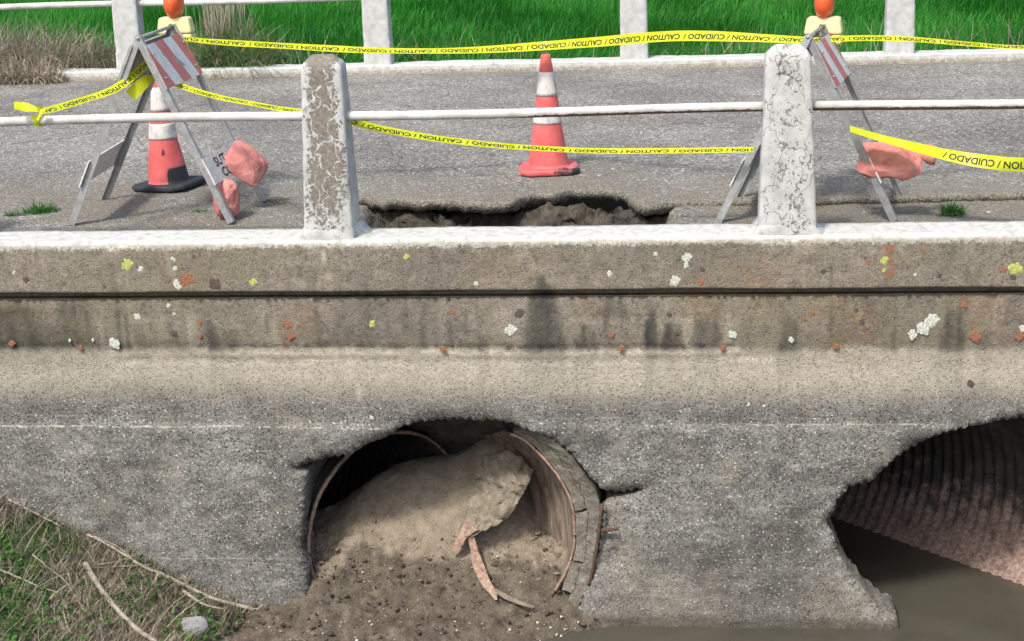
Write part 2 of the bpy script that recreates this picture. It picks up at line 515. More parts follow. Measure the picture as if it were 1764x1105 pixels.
def mat_pipe(name='corrugated_steel'):
    t = NT(name)
    n = t.noise(7, 6, 0.65)
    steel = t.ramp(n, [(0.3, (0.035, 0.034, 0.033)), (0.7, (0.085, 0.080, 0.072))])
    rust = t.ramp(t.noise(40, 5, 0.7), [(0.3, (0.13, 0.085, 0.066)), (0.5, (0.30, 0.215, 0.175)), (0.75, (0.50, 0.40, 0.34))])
    m = t.step(t.math('ADD', t.attr('rust'), t.math('MULTIPLY', t.math('SUBTRACT', t.noise(11, 6, 0.7), 0.5), 0.9)), 0.35, 0.65)  # mask carries rust plus shade painted in toward the crown
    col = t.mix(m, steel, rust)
    col = t.mix(t.step(t.noise(3.5, 6, 0.7), 0.55, 0.72), col, (0.10, 0.088, 0.078))
    return t.done(col, 0.85, t.bump(t.noise(80, 5, 0.7), 0.5, 0.006))

def mat_water():
    t = NT('murky_water')
    col = t.ramp(t.noise(1.6, 3), [(0.3, (0.058, 0.054, 0.042)), (0.7, (0.085, 0.080, 0.062))])
    t.b.inputs['IOR'].default_value = 1.33
    t.b.inputs['Specular IOR Level'].default_value = 0.5
    h = t.noise(5, 3, 0.5)
    return t.done(col, 0.07, t.bump(h, 0.10, 0.02))

def mat_cone(name='faded_orange_plastic'):
    t = NT(name)
    n = t.noise(7, 6, 0.65)
    col = t.ramp(n, [(0.25, (0.50, 0.080, 0.080)), (0.5, (0.64, 0.125, 0.125)), (0.8, (0.70, 0.215, 0.205))])
    col = t.mix(t.step(t.noise(16, 6, 0.75, t.scaled(t.obj(), (1, 1, 0.35))), 0.55, 0.75), col, (0.33, 0.115, 0.11))
    tar = t.step(t.math('ADD', t.attr('tar'), t.math('MULTIPLY', t.math('SUBTRACT', t.noise(30, 5, 0.7), 0.5), 0.5)), 0.42, 0.58)
    col = t.mix(tar, col, (0.028, 0.03, 0.036))
    t.b.inputs['Specular IOR Level'].default_value = 0.4
    return t.done(col, 0.55, t.bump(t.noise(24, 4), 0.15, 0.006))

def mat_band():
    t = NT('scuffed_reflective_band')
    col = t.ramp(t.noise(16, 6, 0.72, t.scaled(t.obj(), (1, 1, 0.5))), [(0.3, (0.30, 0.28, 0.27)), (0.48, (0.58, 0.56, 0.55)), (0.7, (0.72, 0.70, 0.69))])
    tar = t.step(t.math('ADD', t.attr('tar'), t.math('MULTIPLY', t.math('SUBTRACT', t.noise(30, 5, 0.7), 0.5), 0.5)), 0.42, 0.58)
    col = t.mix(tar, col, (0.09, 0.035, 0.04))
    return t.done(col, 0.5)

def mat_stripes():
    t = NT('striped_reflective_board')
    col = t.mix(t.attr('stripe'), t.ramp(t.noise(12, 5, 0.7), [(0.3, (0.52, 0.54, 0.55)), (0.7, (0.70, 0.72, 0.73))]),
                t.ramp(t.noise(18, 5, 0.7), [(0.3, (0.44, 0.125, 0.115)), (0.7, (0.56, 0.19, 0.17))]))
    scr = t.step(t.noise(40, 5, 0.75, t.scaled(t.obj(), (1, 1, 0.3))), 0.66, 0.72)
    col = t.mix(scr, col, (0.20, 0.19, 0.19))
    return t.done(col, 0.45)

MT = {}
MT['wall'] = mat_headwall()
MT['post'] = mat_post()
MT['rail'] = mat_rail()
MT['asphalt'] = mat_asphalt()
MT['soil'] = mat_soil('sinkhole_soil', (0.036, 0.032, 0.026), (0.080, 0.071, 0.057), (0.160, 0.143, 0.115), 18, 1.0)
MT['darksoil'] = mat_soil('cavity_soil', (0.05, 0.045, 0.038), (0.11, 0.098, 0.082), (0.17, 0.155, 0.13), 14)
MT['mud'] = mat_soil('dry_mud', (0.190, 0.155, 0.112), (0.285, 0.240, 0.178), (0.375, 0.322, 0.25), 14, 1.0, wet=True)
MT['bank'] = mat_soil('bank_soil', (0.095, 0.080, 0.060), (0.195, 0.168, 0.130), (0.32, 0.285, 0.23), 16, 0.8)
MT['field'] = mat_soil('field_ground', (0.012, 0.045, 0.010), (0.025, 0.085, 0.016), (0.05, 0.12, 0.03), 3, 0.6)
MT['pipe'] = mat_pipe()
MT['water'] = mat_water()
MT['cone'] = mat_cone()
MT['band'] = mat_band()
MT['stripes'] = mat_stripes()
MT['rubber'] = mat_plain('black_rubber', (0.035, 0.04, 0.047), 0.7, 0.4, 14, 0.2)
MT['steel'] = mat_plain('galvanised_steel', (0.36, 0.37, 0.375), 0.5, 0.22, 25, 0.1, 0.35)
MT['boardback'] = mat_plain('weathered_board_back', (0.33, 0.32, 0.31), 0.8, 0.25, 22, 0.2)
MT['sign'] = mat_plain('white_sign_panel', (0.62, 0.62, 0.60), 0.55, 0.2, 30)
MT['ink'] = mat_plain('black_print', (0.02, 0.02, 0.02), 0.6, 0.3, 40)
def mat_tape():
    t = NT('yellow_plastic_tape')
    col = t.ramp(t.noise(9, 4), [(0.3, (0.70, 0.78, 0.02)), (0.7, (0.80, 0.84, 0.06))])
    t.setin(t.b.inputs['Base Color'], col); t.b.inputs['Roughness'].default_value = 0.35
    tr = t.n('ShaderNodeBsdfTranslucent'); t.lk(col, tr.inputs['Color'])
    mx = t.n('ShaderNodeMixShader'); mx.inputs[0].default_value = 0.4
    t.lk(t.b.outputs[0], mx.inputs[1]); t.lk(tr.outputs[0], mx.inputs[2])
    t.lk(mx.outputs[0], t.t.nodes['Material Output'].inputs['Surface'])
    return t.m
MT['tape'] = mat_tape()
MT['lampbox'] = mat_plain('cream_lamp_plastic', (0.66, 0.66, 0.34), 0.5, 0.12, 18, 0.1)
MT['lens'] = mat_plain('orange_lens', (0.80, 0.12, 0.035), 0.3, 0.2, 12, 0.0, 0.0, 0.5)
MT['sack'] = mat_sack()
MT['concrete'] = mat_soil('broken_concrete', (0.13, 0.120, 0.098), (0.225, 0.208, 0.172), (0.34, 0.318, 0.27), 20, 0.9)
MT['rebar'] = mat_plain('rusted_steel_bar', (0.105, 0.068, 0.050), 0.85, 0.4, 50, 0.5)
MT['torn'] = mat_soil('mud_caked_metal', (0.15, 0.125, 0.092), (0.285, 0.245, 0.185), (0.42, 0.372, 0.30), 20, 1.0)
def mat_stub():
    t = NT('rust_streaked_liner')
    v = t.scaled(t.obj(), (34, 34, 2.2))
    n = t.noise(1.0, 6, 0.7, v)
    col = t.ramp(n, [(0.28, (0.080, 0.058, 0.046)), (0.48, (0.185, 0.145, 0.115)), (0.68, (0.33, 0.275, 0.225))])
    col = t.mix(t.step(t.noise(14, 6, 0.7), 0.5, 0.68), col, (0.27, 0.235, 0.185))
    return t.done(col, 0.9, t.bump(n, 0.8, 0.012))
MT['stub'] = mat_stub()
MT['rustmetal'] = mat_soil('raw_rusted_metal', (0.14, 0.070, 0.055), (0.36, 0.245, 0.185), (0.50, 0.40, 0.30), 34, 0.5)
MT['darkmud'] = mat_soil('wet_mud_clods', (0.050, 0.041, 0.030), (0.095, 0.078, 0.058), (0.165, 0.138, 0.105), 16, 0.8)
MT['chalk'] = mat_plain('pale_pebbles', (0.55, 0.52, 0.46), 0.9, 0.25, 20)
MT['wood'] = mat_soil('bleached_dead_wood', (0.26, 0.22, 0.17), (0.42, 0.37, 0.30), (0.56, 0.51, 0.43), 22, 0.4)
MT['stone'] = mat_soil('pale_grey_stone', (0.24, 0.24, 0.235), (0.34, 0.34, 0.335), (0.44, 0.44, 0.43), 10, 0.3)
MT['grass'] = mat_leaf('field_grass', (0.012, 0.110, 0.010), (0.030, 0.240, 0.022), (0.100, 0.36, 0.050), 0.45)
MT['weed'] = mat_leaf('weed_green', (0.035, 0.115, 0.020), (0.065, 0.20, 0.035), (0.13, 0.29, 0.06), 0.35)
MT['straw'] = mat_leaf('dead_straw', (0.15, 0.120, 0.085), (0.33, 0.285, 0.215), (0.56, 0.50, 0.40), 0.2)
for k, c in dict(white=(0.50, 0.52, 0.45), yellow=(0.40, 0.45, 0.13), orange=(0.27, 0.125, 0.075), dark=(0.10, 0.080, 0.068)).items():
    MT['lichen_' + k] = mat_plain('lichen_' + k, c, 0.95, 0.5, 75, 0.15)

# ================================================================== SETTING: ground, road, water
WATER_Z = -2.15
ROAD_Z = -0.055

def bank_z(X, Y):
    """bank and channel bed in front of the headwall"""
    xe = X - 0.45 * Y + 0.03 * fbm(np.stack([X, Y, 0 * X], 1), 1.3, 3)
    xs = [-60, -12, -6.0, -4.6, -3.8, -3.4, -3.0, -2.6, -2.38, -2.1, -1.6, 0, 3.4, 4.4, 6.5, 12, 60]
    zs = [0.0, -0.1, -0.45, -1.12, -1.46, -1.63, -1.83, -2.02, -2.13, -2.24, -2.42, -2.6, -2.6, -2.2, -0.6, -0.1, 0]
    z = np.interp(xe, xs, zs)
    near = sstep(-4.5, -7.2, Y)
    z = z * (1 - near) + np.maximum(z, 0.22) * near
    return z
def build_bank():
    gx = np.r_[np.linspace(-60, -7, 24), np.arange(-6.9, -1.6, 0.03), np.arange(-1.5, 7, 0.25), np.linspace(7.2, 60, 24)]
    gy = np.r_[np.linspace(-60, -8, 16), np.arange(-7.8, -1.6, 0.2), np.arange(-1.55, 0.02, 0.03)]
    X, Y = np.meshgrid(gx, gy, indexing='ij')
    x, y = X.ravel(), Y.ravel()
    P = np.stack([x, y, 0 * x], 1)
    z = bank_z(x, y) + 0.022 * fbm(P, 5, 5, 0.6) + 0.012 * fbm(P, 21, 3, 0.6, 3)
    me = mesh('bank', np.stack([x, y, z], 1), grid_faces(len(gx), len(gy)), MT['bank'])
    obj('bank', me, kind='structure')
build_bank()

def build_field():
    gy = np.r_[np.arange(7.02, 20, 0.3), np.geomspace(20.3, 900, 30)]
    gx = np.r_[-np.geomspace(900, 21, 24), np.arange(-20, 20.1, 0.5), np.geomspace(21, 900, 24)]
    X, Y = np.meshgrid(gx, gy, indexing='ij')
    x, y = X.ravel(), Y.ravel()
    z = field_z(x, y)
    me = mesh('field', np.stack([x, y, z], 1), grid_faces(len(gx), len(gy)), MT['field'])
    obj('field', me, kind='structure')
def field_z(x, y):
    return -0.10 - 0.32 * sstep(7.1, 9.5, y) + 0.06 * fbm(np.stack([x, y, 0 * x], 1), 0.35, 3) * sstep(7, 9, y)
build_field()

me = mesh('water', [(-60, -60, WATER_Z), (60, -60, WATER_Z), (60, 7, WATER_Z), (-60, 7, WATER_Z)], [(0, 1, 2, 3)], MT['water'], False)
obj('water', me, kind='structure')

# ---- asphalt: ragged edge along the sunken shoulder, undermined above the hole
EDGE_PX = [(-420, 338), (0, 341), (250, 345), (460, 346), (520, 350), (628, 345), (660, 351), (690, 347), (725, 350), (760, 348), (800, 353), (850, 354),
           (885, 353), (905, 342), (930, 337), (955, 338), (980, 331), (1010, 330), (1050, 332), (1075, 336), (1090, 348), (1110, 358), (1135, 357), (1155, 352),
           (1240, 347), (1400, 344), (1500, 342), (1600, 340), (1764, 335), (2300, 330)]
EDGE = np.array([onZ(a, b - (6 if 620 < a < 1160 else 2), ROAD_Z)[:2] for a, b in EDGE_PX])
EDGE = resample(EDGE, 0.03)
EDGE[:, 1] += 0.018 * fbm(np.c_[EDGE, 0 * EDGE[:, 0]], 9, 4, 0.65)
EX0, EX1 = EDGE[0, 0], EDGE[-1, 0]
def edge_y(x):
    return np.interp(x, EDGE[:, 0], EDGE[:, 1])
ROAD_FAR = 6.76
def road_dirt(x, y):
    e = y - edge_y(x)
    return np.clip(1.0 - e / 2.2, 0, 1) * 0.62 + 0.5 * sstep(0.7, 0.0, ROAD_FAR - y)
def build_road():
    mid = 3.4
    outer = [tuple(p) for p in EDGE] + [(EX1, mid)] + [(x, mid) for x in np.linspace(EX1, EX0, 60)[1:-1]] + [(EX0, mid)]
    V, F, loops = cdt_region(outer, [], 0.045)
    x, y = V[:, 0], V[:, 1]
    P = np.c_[x, y, 0 * x]
    e = y - edge_y(x)
    inhole = sstep(-1.95, -1.75, x) * sstep(-0.05, -0.25, x)
    z = ROAD_Z + 0.010 * fbm(P, 1.2, 3) + 0.006 * fbm(P, 14, 3) * np.exp(-e / 0.4) - 0.014 * np.exp(-np.maximum(e, 0) / 0.06) * (0.25 + inhole) * (0.6 + 0.6 * fbm(P, 6, 3))
    z = np.where(np.abs(y - mid) < 1e-4, ROAD_Z, z)
    n = len(V)
    top = np.c_[x, y, z]
    el = loops[0][:len(EDGE)]
    verts = [tuple(v) for v in top]
    faces = list(F)
    # broken edge: two rows going down and under
    prev = el
    for dy, dz in ((0.004, -0.03), (0.03, -0.062), (0.20, -0.075)):
        cur = []
        for k, i in enumerate(el):
            p = top[i]
            r = 0.012 * math.sin(k * 1.7) + RNG.uniform(-0.008, 0.008)
            cur.append(len(verts))
            verts.append((p[0] + RNG.uniform(-0.006, 0.006), p[1] + dy + r * (dy > 0.01), p[2] + dz + RNG.uniform(-0.005, 0.005)))
        for k in range(len(el) - 1):
            faces.append((prev[k + 1], prev[k], cur[k], cur[k + 1]))
        prev = cur
    verts = np.array(verts)
    dirt = road_dirt(verts[:, 0], verts[:, 1])
    me = mesh('road', verts, faces, MT['asphalt'], True, {'dirt': dirt})
    bm = bmesh.new(); bm.from_mesh(me)
    # far half of the carriageway and its run on both sides
    gx = np.r_[np.linspace(-300, EX0 - 0.5, 12), np.linspace(EX0, EX1, 60), np.linspace(EX1 + 0.5, 300, 12)]
    bm.to_mesh(me); bm.free()
    obj('road', me, kind='structure')
    gy = np.r_[mid, np.arange(mid + 0.15, ROAD_FAR, 0.15), ROAD_FAR + 0.02]
    X, Y = np.meshgrid(gx, gy, indexing='ij')
    xx, yy = X.ravel(), Y.ravel()
    zz = ROAD_Z + 0.008 * fbm(np.c_[xx, yy, 0 * xx], 1.0, 3) * sstep(mid, mid + 0.6, yy)
    me2 = mesh('road', np.c_[xx, yy, zz], grid_faces(len(gx), len(gy)), MT['asphalt'], True, {'dirt': 0.5 * sstep(0.7, 0.0, ROAD_FAR - yy)})
    obj('road', me2, kind='structure')
    for x0, x1 in ((-300, EX0 - 0.001), (EX1 + 0.001, 300)):
        me3 = mesh('road', [(x0, 0.25, ROAD_Z), (x1, 0.25, ROAD_Z), (x1, mid, ROAD_Z), (x0, mid, ROAD_Z)], [(0, 1, 2, 3)], MT['asphalt'], False, {'dirt': [0.2] * 4})
        obj('road', me3, kind='structure')
build_road()

def build_shoulder(x0, x1, zoff, ragged):
    gx = np.arange(x0, x1, 0.035)
    gy = np.arange(0.20, 1.75, 0.035)
    X, Y = np.meshgrid(gx, gy, indexing='ij')
    x, y = X.ravel().copy(), Y.ravel()
    P = np.c_[x, y, 0 * x]
    z = np.interp(x, [p[0] for p in zoff], [p[1] for p in zoff]) + 0.016 * fbm(P, 3, 4) + 0.009 * fbm(P, 16, 4, 0.65, 5)
    z = np.minimum(z, ROAD_Z - 0.005 - 0.06 * sstep(0.0, 0.06, y - edge_y(x)))
    # crumbling end at the hole
    edge = (x0 if ragged == 'l' else x1)
    dd = np.abs(x - edge) + 0.05 * fbm(P, 7, 3)
    z = z - 0.35 * sstep(0.12, 0.0, dd) * (1 + 0.4 * fbm(P, 12, 3))
    me = mesh('shoulder', np.c_[x, y, z], grid_faces(len(gx), len(gy)), MT['asphalt'], True, {'dirt': 0.62 + 0.3 * fbm(P, 2, 3)})
    obj('shoulder', me, kind='structure')
build_shoulder(EX0, -1.80, [(-9, -0.058), (-2.9, -0.062), (-2.2, -0.075), (-1.8, -0.11)], 'r')
build_shoulder(-0.20, EX1, [(-0.2, -0.085), (0.6, -0.095), (4, -0.10)], 'l')

def build_sinkhole():
    nx, nt = 110, 46
    prof = np.array([(0.22, -0.16), (0.24, -0.55), (0.45, -0.72), (0.80, -0.66), (1.00, -0.52), (1.07, -0.38), (1.11, -0.25), (1.16, -0.17), (1.24, -0.12), (1.36, -0.09)])
    prof = resample(catmull(prof, 60), 0.035)
    nt = len(prof)
    xs = np.linspace(-2.08, -0.02, nx)
    V = []
    for xv in xs:
        u = (xv + 1.05) / 1.03
        s = max(0.0, 1 - abs(u) ** 4) ** 0.5
        for (py, pz) in prof:
            led = 0.03 * sstep(-1.0, -0.75, xv) * math.exp(-((pz + 0.17) / 0.07) ** 2)
            yy = 0.22 + (py - 0.22) * (0.75 + 0.25 * s) - led
            zz = -0.10 + (pz + 0.10) * (0.12 + 0.88 * s)
            V.append((xv, yy + 0.09 * float(sstep(-0.80, -1.05, xv)) * s, zz))
    V = np.array(V)
    n1 = fbm(V, 4.5, 5, 0.6); n2 = fbm(V, 14, 4, 0.6, 3)
    strata = np.sin(V[:, 2] * 70 + 3 * n1)
    V[:, 1] += 0.07 * n1 + 0.05 * n2 + 0.022 * strata + 0.02 * fbm(V, 40, 3, 0.6, 9)
    jag = np.abs(fbm(V, 8, 3, 0.6, 19)) * 0.16 + np.abs(fbm(V, 26, 3, 0.6, 23)) * 0.05
    V[:, 1] += jag - 0.04
    V[:, 2] = np.minimum(V[:, 2] + 0.045 * n2 + 0.03 * n1 - 0.03 - 0.6 * jag, -0.105)
    me = mesh('sinkhole', V, grid_faces(nx, nt), MT['soil'])
    obj('sinkhole', me, kind='structure')
build_sinkhole()

# ---- far kerb
def build_far_kerb():
    gx = np.arange(-14, 12, 0.06)
    prof = [(6.745, -0.08), (6.75, 0.015), (6.765, 0.03), (6.99, 0.03), (7.0, -0.30)]
    V = []; paint = []
    for xv in gx:
        for (py, pz) in prof:
            V.append((xv, py, pz)); paint.append(0.78 if pz > 0 else 0.35)
    V = np.array(V)
    V[:, 2] += 0.008 * fbm(V, 6, 3)
    z = np.zeros(len(V))
    me = mesh('kerb', V, grid_faces(len(gx), len(prof)), MT['wall'], False, dict(paint=paint, cream=z + .3, agg=z, rust=z, dark=z, moss=z, lime=z))
    obj('kerb', me, kind='structure')
build_far_kerb()

# ================================================================== HEADWALL
HEAD = empty('concrete_headwall', (0, 0, 0), 'long weathered grey concrete headwall with broken pipe openings and lichen spots', 'wall')

def jitter_loop(P, step, amp, seed):
    P = resample(np.asarray(P, float), step)
    n = fbm(np.c_[P, 0 * P[:, 0]], 10, 4, 0.65, seed)
    m = fbm(np.c_[P, 0 * P[:, 0]], 10, 4, 0.65, seed + 9)
    return P + amp * np.c_[n, m]
HOLE_L_PX = [(545, 1135), (532, 1045), (527, 990), (519, 940), (523, 880), (527, 815), (506, 812), (512, 806), (530, 799), (560, 791), (590, 787), (597, 789),
             (626, 769), (662, 756), (690, 737), (722, 730), (762, 727), (800, 725), (842, 727), (880, 731), (912, 742), (942, 753), (975, 775),
             (1000, 800), (1020, 826), (1036, 846), (1058, 851), (1075, 851), (1092, 845), (1108, 841), (1104, 848), (1080, 858), (1050, 862), (1040, 872), (1036, 905), (1029, 960),
             (1018, 1000), (1002, 1030), (990, 1060), (1000, 1135)]
HOLE_R_PX = [(1560, 1120), (1546, 1064), (1512, 1047), (1480, 1012), (1462, 986), (1447, 956), (1436, 926), (1424, 905), (1428, 893), (1437, 880), (1442, 862), (1464, 842),
             (1490, 830), (1500, 833), (1524, 806), (1545, 789), (1566, 776), (1602, 755), (1642, 742), (1692, 732), (1764, 724)]
hl = [onY(a, b)[[0, 2]] for a, b in HOLE_L_PX]
hr = [onY(a, b)[[0, 2]] for a, b in HOLE_R_PX] + [np.array(p) for p in ((1.95, -0.985), (2.25, -1.06), (2.5, -1.24), (2.64, -1.5), (2.68, -1.75), (2.62, -2.0), (2.52, -2.25), (2.3, -2.45), (1.4, -2.45))]
HOLE_L = jitter_loop(hl, 0.022, 0.010, 2)
HOLE_R = jitter_loop(hr, 0.022, 0.012, 5)

def gz(py, px=882):           # height of a pixel row on the wall face
    return onY(px, py)[2]
WX0, WX1 = -7.0, 7.0
def wall_attrs(V):
    x, z = V[:, 0], V[:, 2]
    P = np.c_[x, 0 * x, z]
    n = fbm(P, 2.2, 4); n2 = fbm(P, 9, 4, 0.6, 3); nx = fbm(np.c_[x * 9, 0 * x, z * 0.5], 1.0, 4, 0.6, 7)
    zc = -0.585 + 0.018 * n + 0.02 * nx            # lower limit of the grown-over band
    cream = sstep(zc + 0.012, zc - 0.025, z) * sstep(-1.04, -0.72, z + 0.08 * n + 0.06 * nx + 0.03 * n2)
    cream = np.maximum(cream, 0.55 * sstep(-0.30, -0.5, z) * sstep(0.15, 0.5, nx) * sstep(zc - 0.02, zc + 0.02, z))
    agg = sstep(-0.72, -0.98, z + 0.04 * n + 0.02 * n2)
    agg = np.maximum(agg, 0)
    rust = np.zeros_like(x)
    for (px, py, rx, rz, s) in [(495, 572, .05, .09, .8), (530, 552, .09, .12, .8), (1480, 560, .12, .16, .95), (1450, 590, .10, .08, .6), (1205, 525, .10, .14, .8), (1310, 490, .15, .16, .7),
                              (1425, 520, .12, .10, .7), (850, 470, .2, .1, .4), (1700, 540, .16, .14, .7), (1020, 520, .1, .1, .4), (1530, 455, .05, .12, .9), (1660, 520, .06, .07, .8),
                              (130, 560, .12, .1, .35), (320, 484, .10, .05, .7), (1300, 470, .14, .08, .55), (40, 520, .15, .1, .25)]:
        c = onY(px, py)
        rust = np.maximum(rust, s * np.exp(-((x - c[0]) / rx) ** 2 - ((z - c[2]) / rz) ** 2))
    rust = rust * 1.15 + 0.30 * sstep(0.05, 0.5, n2) * (z > zc) * sstep(-0.1, 0.5, fbm(P, 1.3, 3, 0.5, 44))
    dark = np.zeros_like(x)
    # drip streaks: centre px, width m, top row, bottom row, strength
    for (px, w, t0, t1, s) in [(936, .10, 490, 606, 1.0), (934, .035, 470, 510, .8), (1122, .035, 530, 600, .95), (1150, .03, 550, 600, .7), (1170, .022, 555, 600, .7), (1215, .07, 540, 598, .45),
                               (1236, .015, 535, 595, .6), (1005, .02, 555, 600, .7), (1020, .016, 560, 598, .7), (993, .015, 575, 600, .6), (1360, .055, 545, 604, .55), (1640, .06, 525, 602, .7), (1700, .03, 560, 600, .5),
                               (365, .03, 555, 600, .75), (390, .05, 570, 598, .4), (300, .012, 565, 592, .5), (30, .18, 520, 602, .68), (130, .12, 515, 602, .62), (80, .06, 540, 604, .6), (158, .03, 500, 600, .5), (242, .03, 555, 592, .45),
                               (830, .03, 570, 606, .4), (1745, .05, 500, 560, .4), (1060, .06, 505, 545, .45), (620, .10, 520, 590, .12), (700, .06, 510, 560, .15)]:
        c = onY(px, 560)[0]
        za, zb = onY(px, t0)[2], onY(px, t1)[2]
        wob = 0.012 * n2 + 0.010 * nx
        w = w * (0.65 + 0.5 * np.clip((za - z) / max(za - zb, 1e-3), 0, 1))
        dark = np.maximum(dark, min(1.0, 1.25 * s) * sstep(w * 1.25, w * 0.75, np.abs(x - c + wob)) * sstep(za + 0.02, za - 0.04, z + 0.02 * n2) * (1 - 0.72 * sstep(zb + 0.015, zb - 0.03, z)) * sstep(zb - 0.30, zb - 0.02, z) * (0.80 + 0.35 * nx))
    # general grime just under the overhang and toward the rough concrete
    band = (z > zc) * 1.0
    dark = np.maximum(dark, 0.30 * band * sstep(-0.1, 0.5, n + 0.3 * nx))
    dark = np.maximum(dark, 0.42 * sstep(0.05, 0.55, n + 0.4 * n2) * sstep(-0.85, -1.0, z))
    dark = np.maximum(dark, 0.30 * np.exp(-((z + 0.95) / 0.08) ** 2) * (0.6 + 0.8 * n))
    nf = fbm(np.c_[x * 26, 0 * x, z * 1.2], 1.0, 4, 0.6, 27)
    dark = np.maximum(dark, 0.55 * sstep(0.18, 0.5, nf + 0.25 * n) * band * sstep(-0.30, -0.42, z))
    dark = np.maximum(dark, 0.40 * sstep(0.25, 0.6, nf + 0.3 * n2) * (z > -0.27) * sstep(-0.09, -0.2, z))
    cream = np.maximum(cream, 0.45 * sstep(-0.2, -0.5, nf) * band * sstep(-0.32, -0.45, z))
    dark = dark * (0.75 + 0.45 * sstep(-0.4, 0.4, nf))
    moss = 0.65 * sstep(0.0, 0.5, fbm(P, 1.6, 3, 0.5, 12)) * (z > zc)
    lime = np.zeros_like(x)
    for (pts, w, s) in [([(600, 600), (604, 640), (618, 655), (618, 690)], .008, .45), ([(600, 630), (606, 652)], .02, .4), ([(560, 430), (568, 478)], .008, .5), ([(330, 540), (334, 600)], .03, .12), ([(935, 700), (925, 712)], .01, .3),
                        ([(1330, 625), (1333, 645)], .012, .35), ([(295, 440), (300, 470)], .012, .4)]:
        L = np.array([onY(a, b)[[0, 2]] for a, b in pts])
        dm = np.full(len(x), 9.0)
        for a, b in zip(L[:-1], L[1:]):
            d = b - a
            tt = np.clip(((x - a[0]) * d[0] + (z - a[1]) * d[1]) / (d @ d), 0, 1)
            dm = np.minimum(dm, np.hypot(x - a[0] - tt * d[0], z - a[1] - tt * d[1]))
        lime = np.maximum(lime, s * sstep(w * 1.3, w * 0.3, dm) * sstep(-0.7, 0.15, fbm(P, 14, 3, 0.6, 21)))
    # bright chafed concrete near the water right of the broken pipe
    chafe = sstep(-1.55, -2.0, z + 0.1 * n2) * (np.exp(-((x + 0.1) / 0.45) ** 2) + np.exp(-((x - 0.8) / 0.25) ** 2))
    cream = np.maximum(cream, 0.6 * chafe * sstep(-0.3, 0.4, n2))
    zl = gz(782, 300)
    cream = np.maximum(cream, 0.5 * np.exp(-((z - zl) / 0.035) ** 2) * sstep(-1.5, -2.2, x) * sstep(-0.4, 0.3, n2))
    agg = agg * (1 - 0.45 * np.clip(chafe, 0, 1))
    return dict(cream=np.clip(cream, 0, 1), agg=np.clip(agg, 0, 1), rust=np.clip(rust, 0, 1), dark=np.clip(dark, 0, 1), moss=np.clip(moss, 0, 1), lime=np.clip(lime, 0, 1))

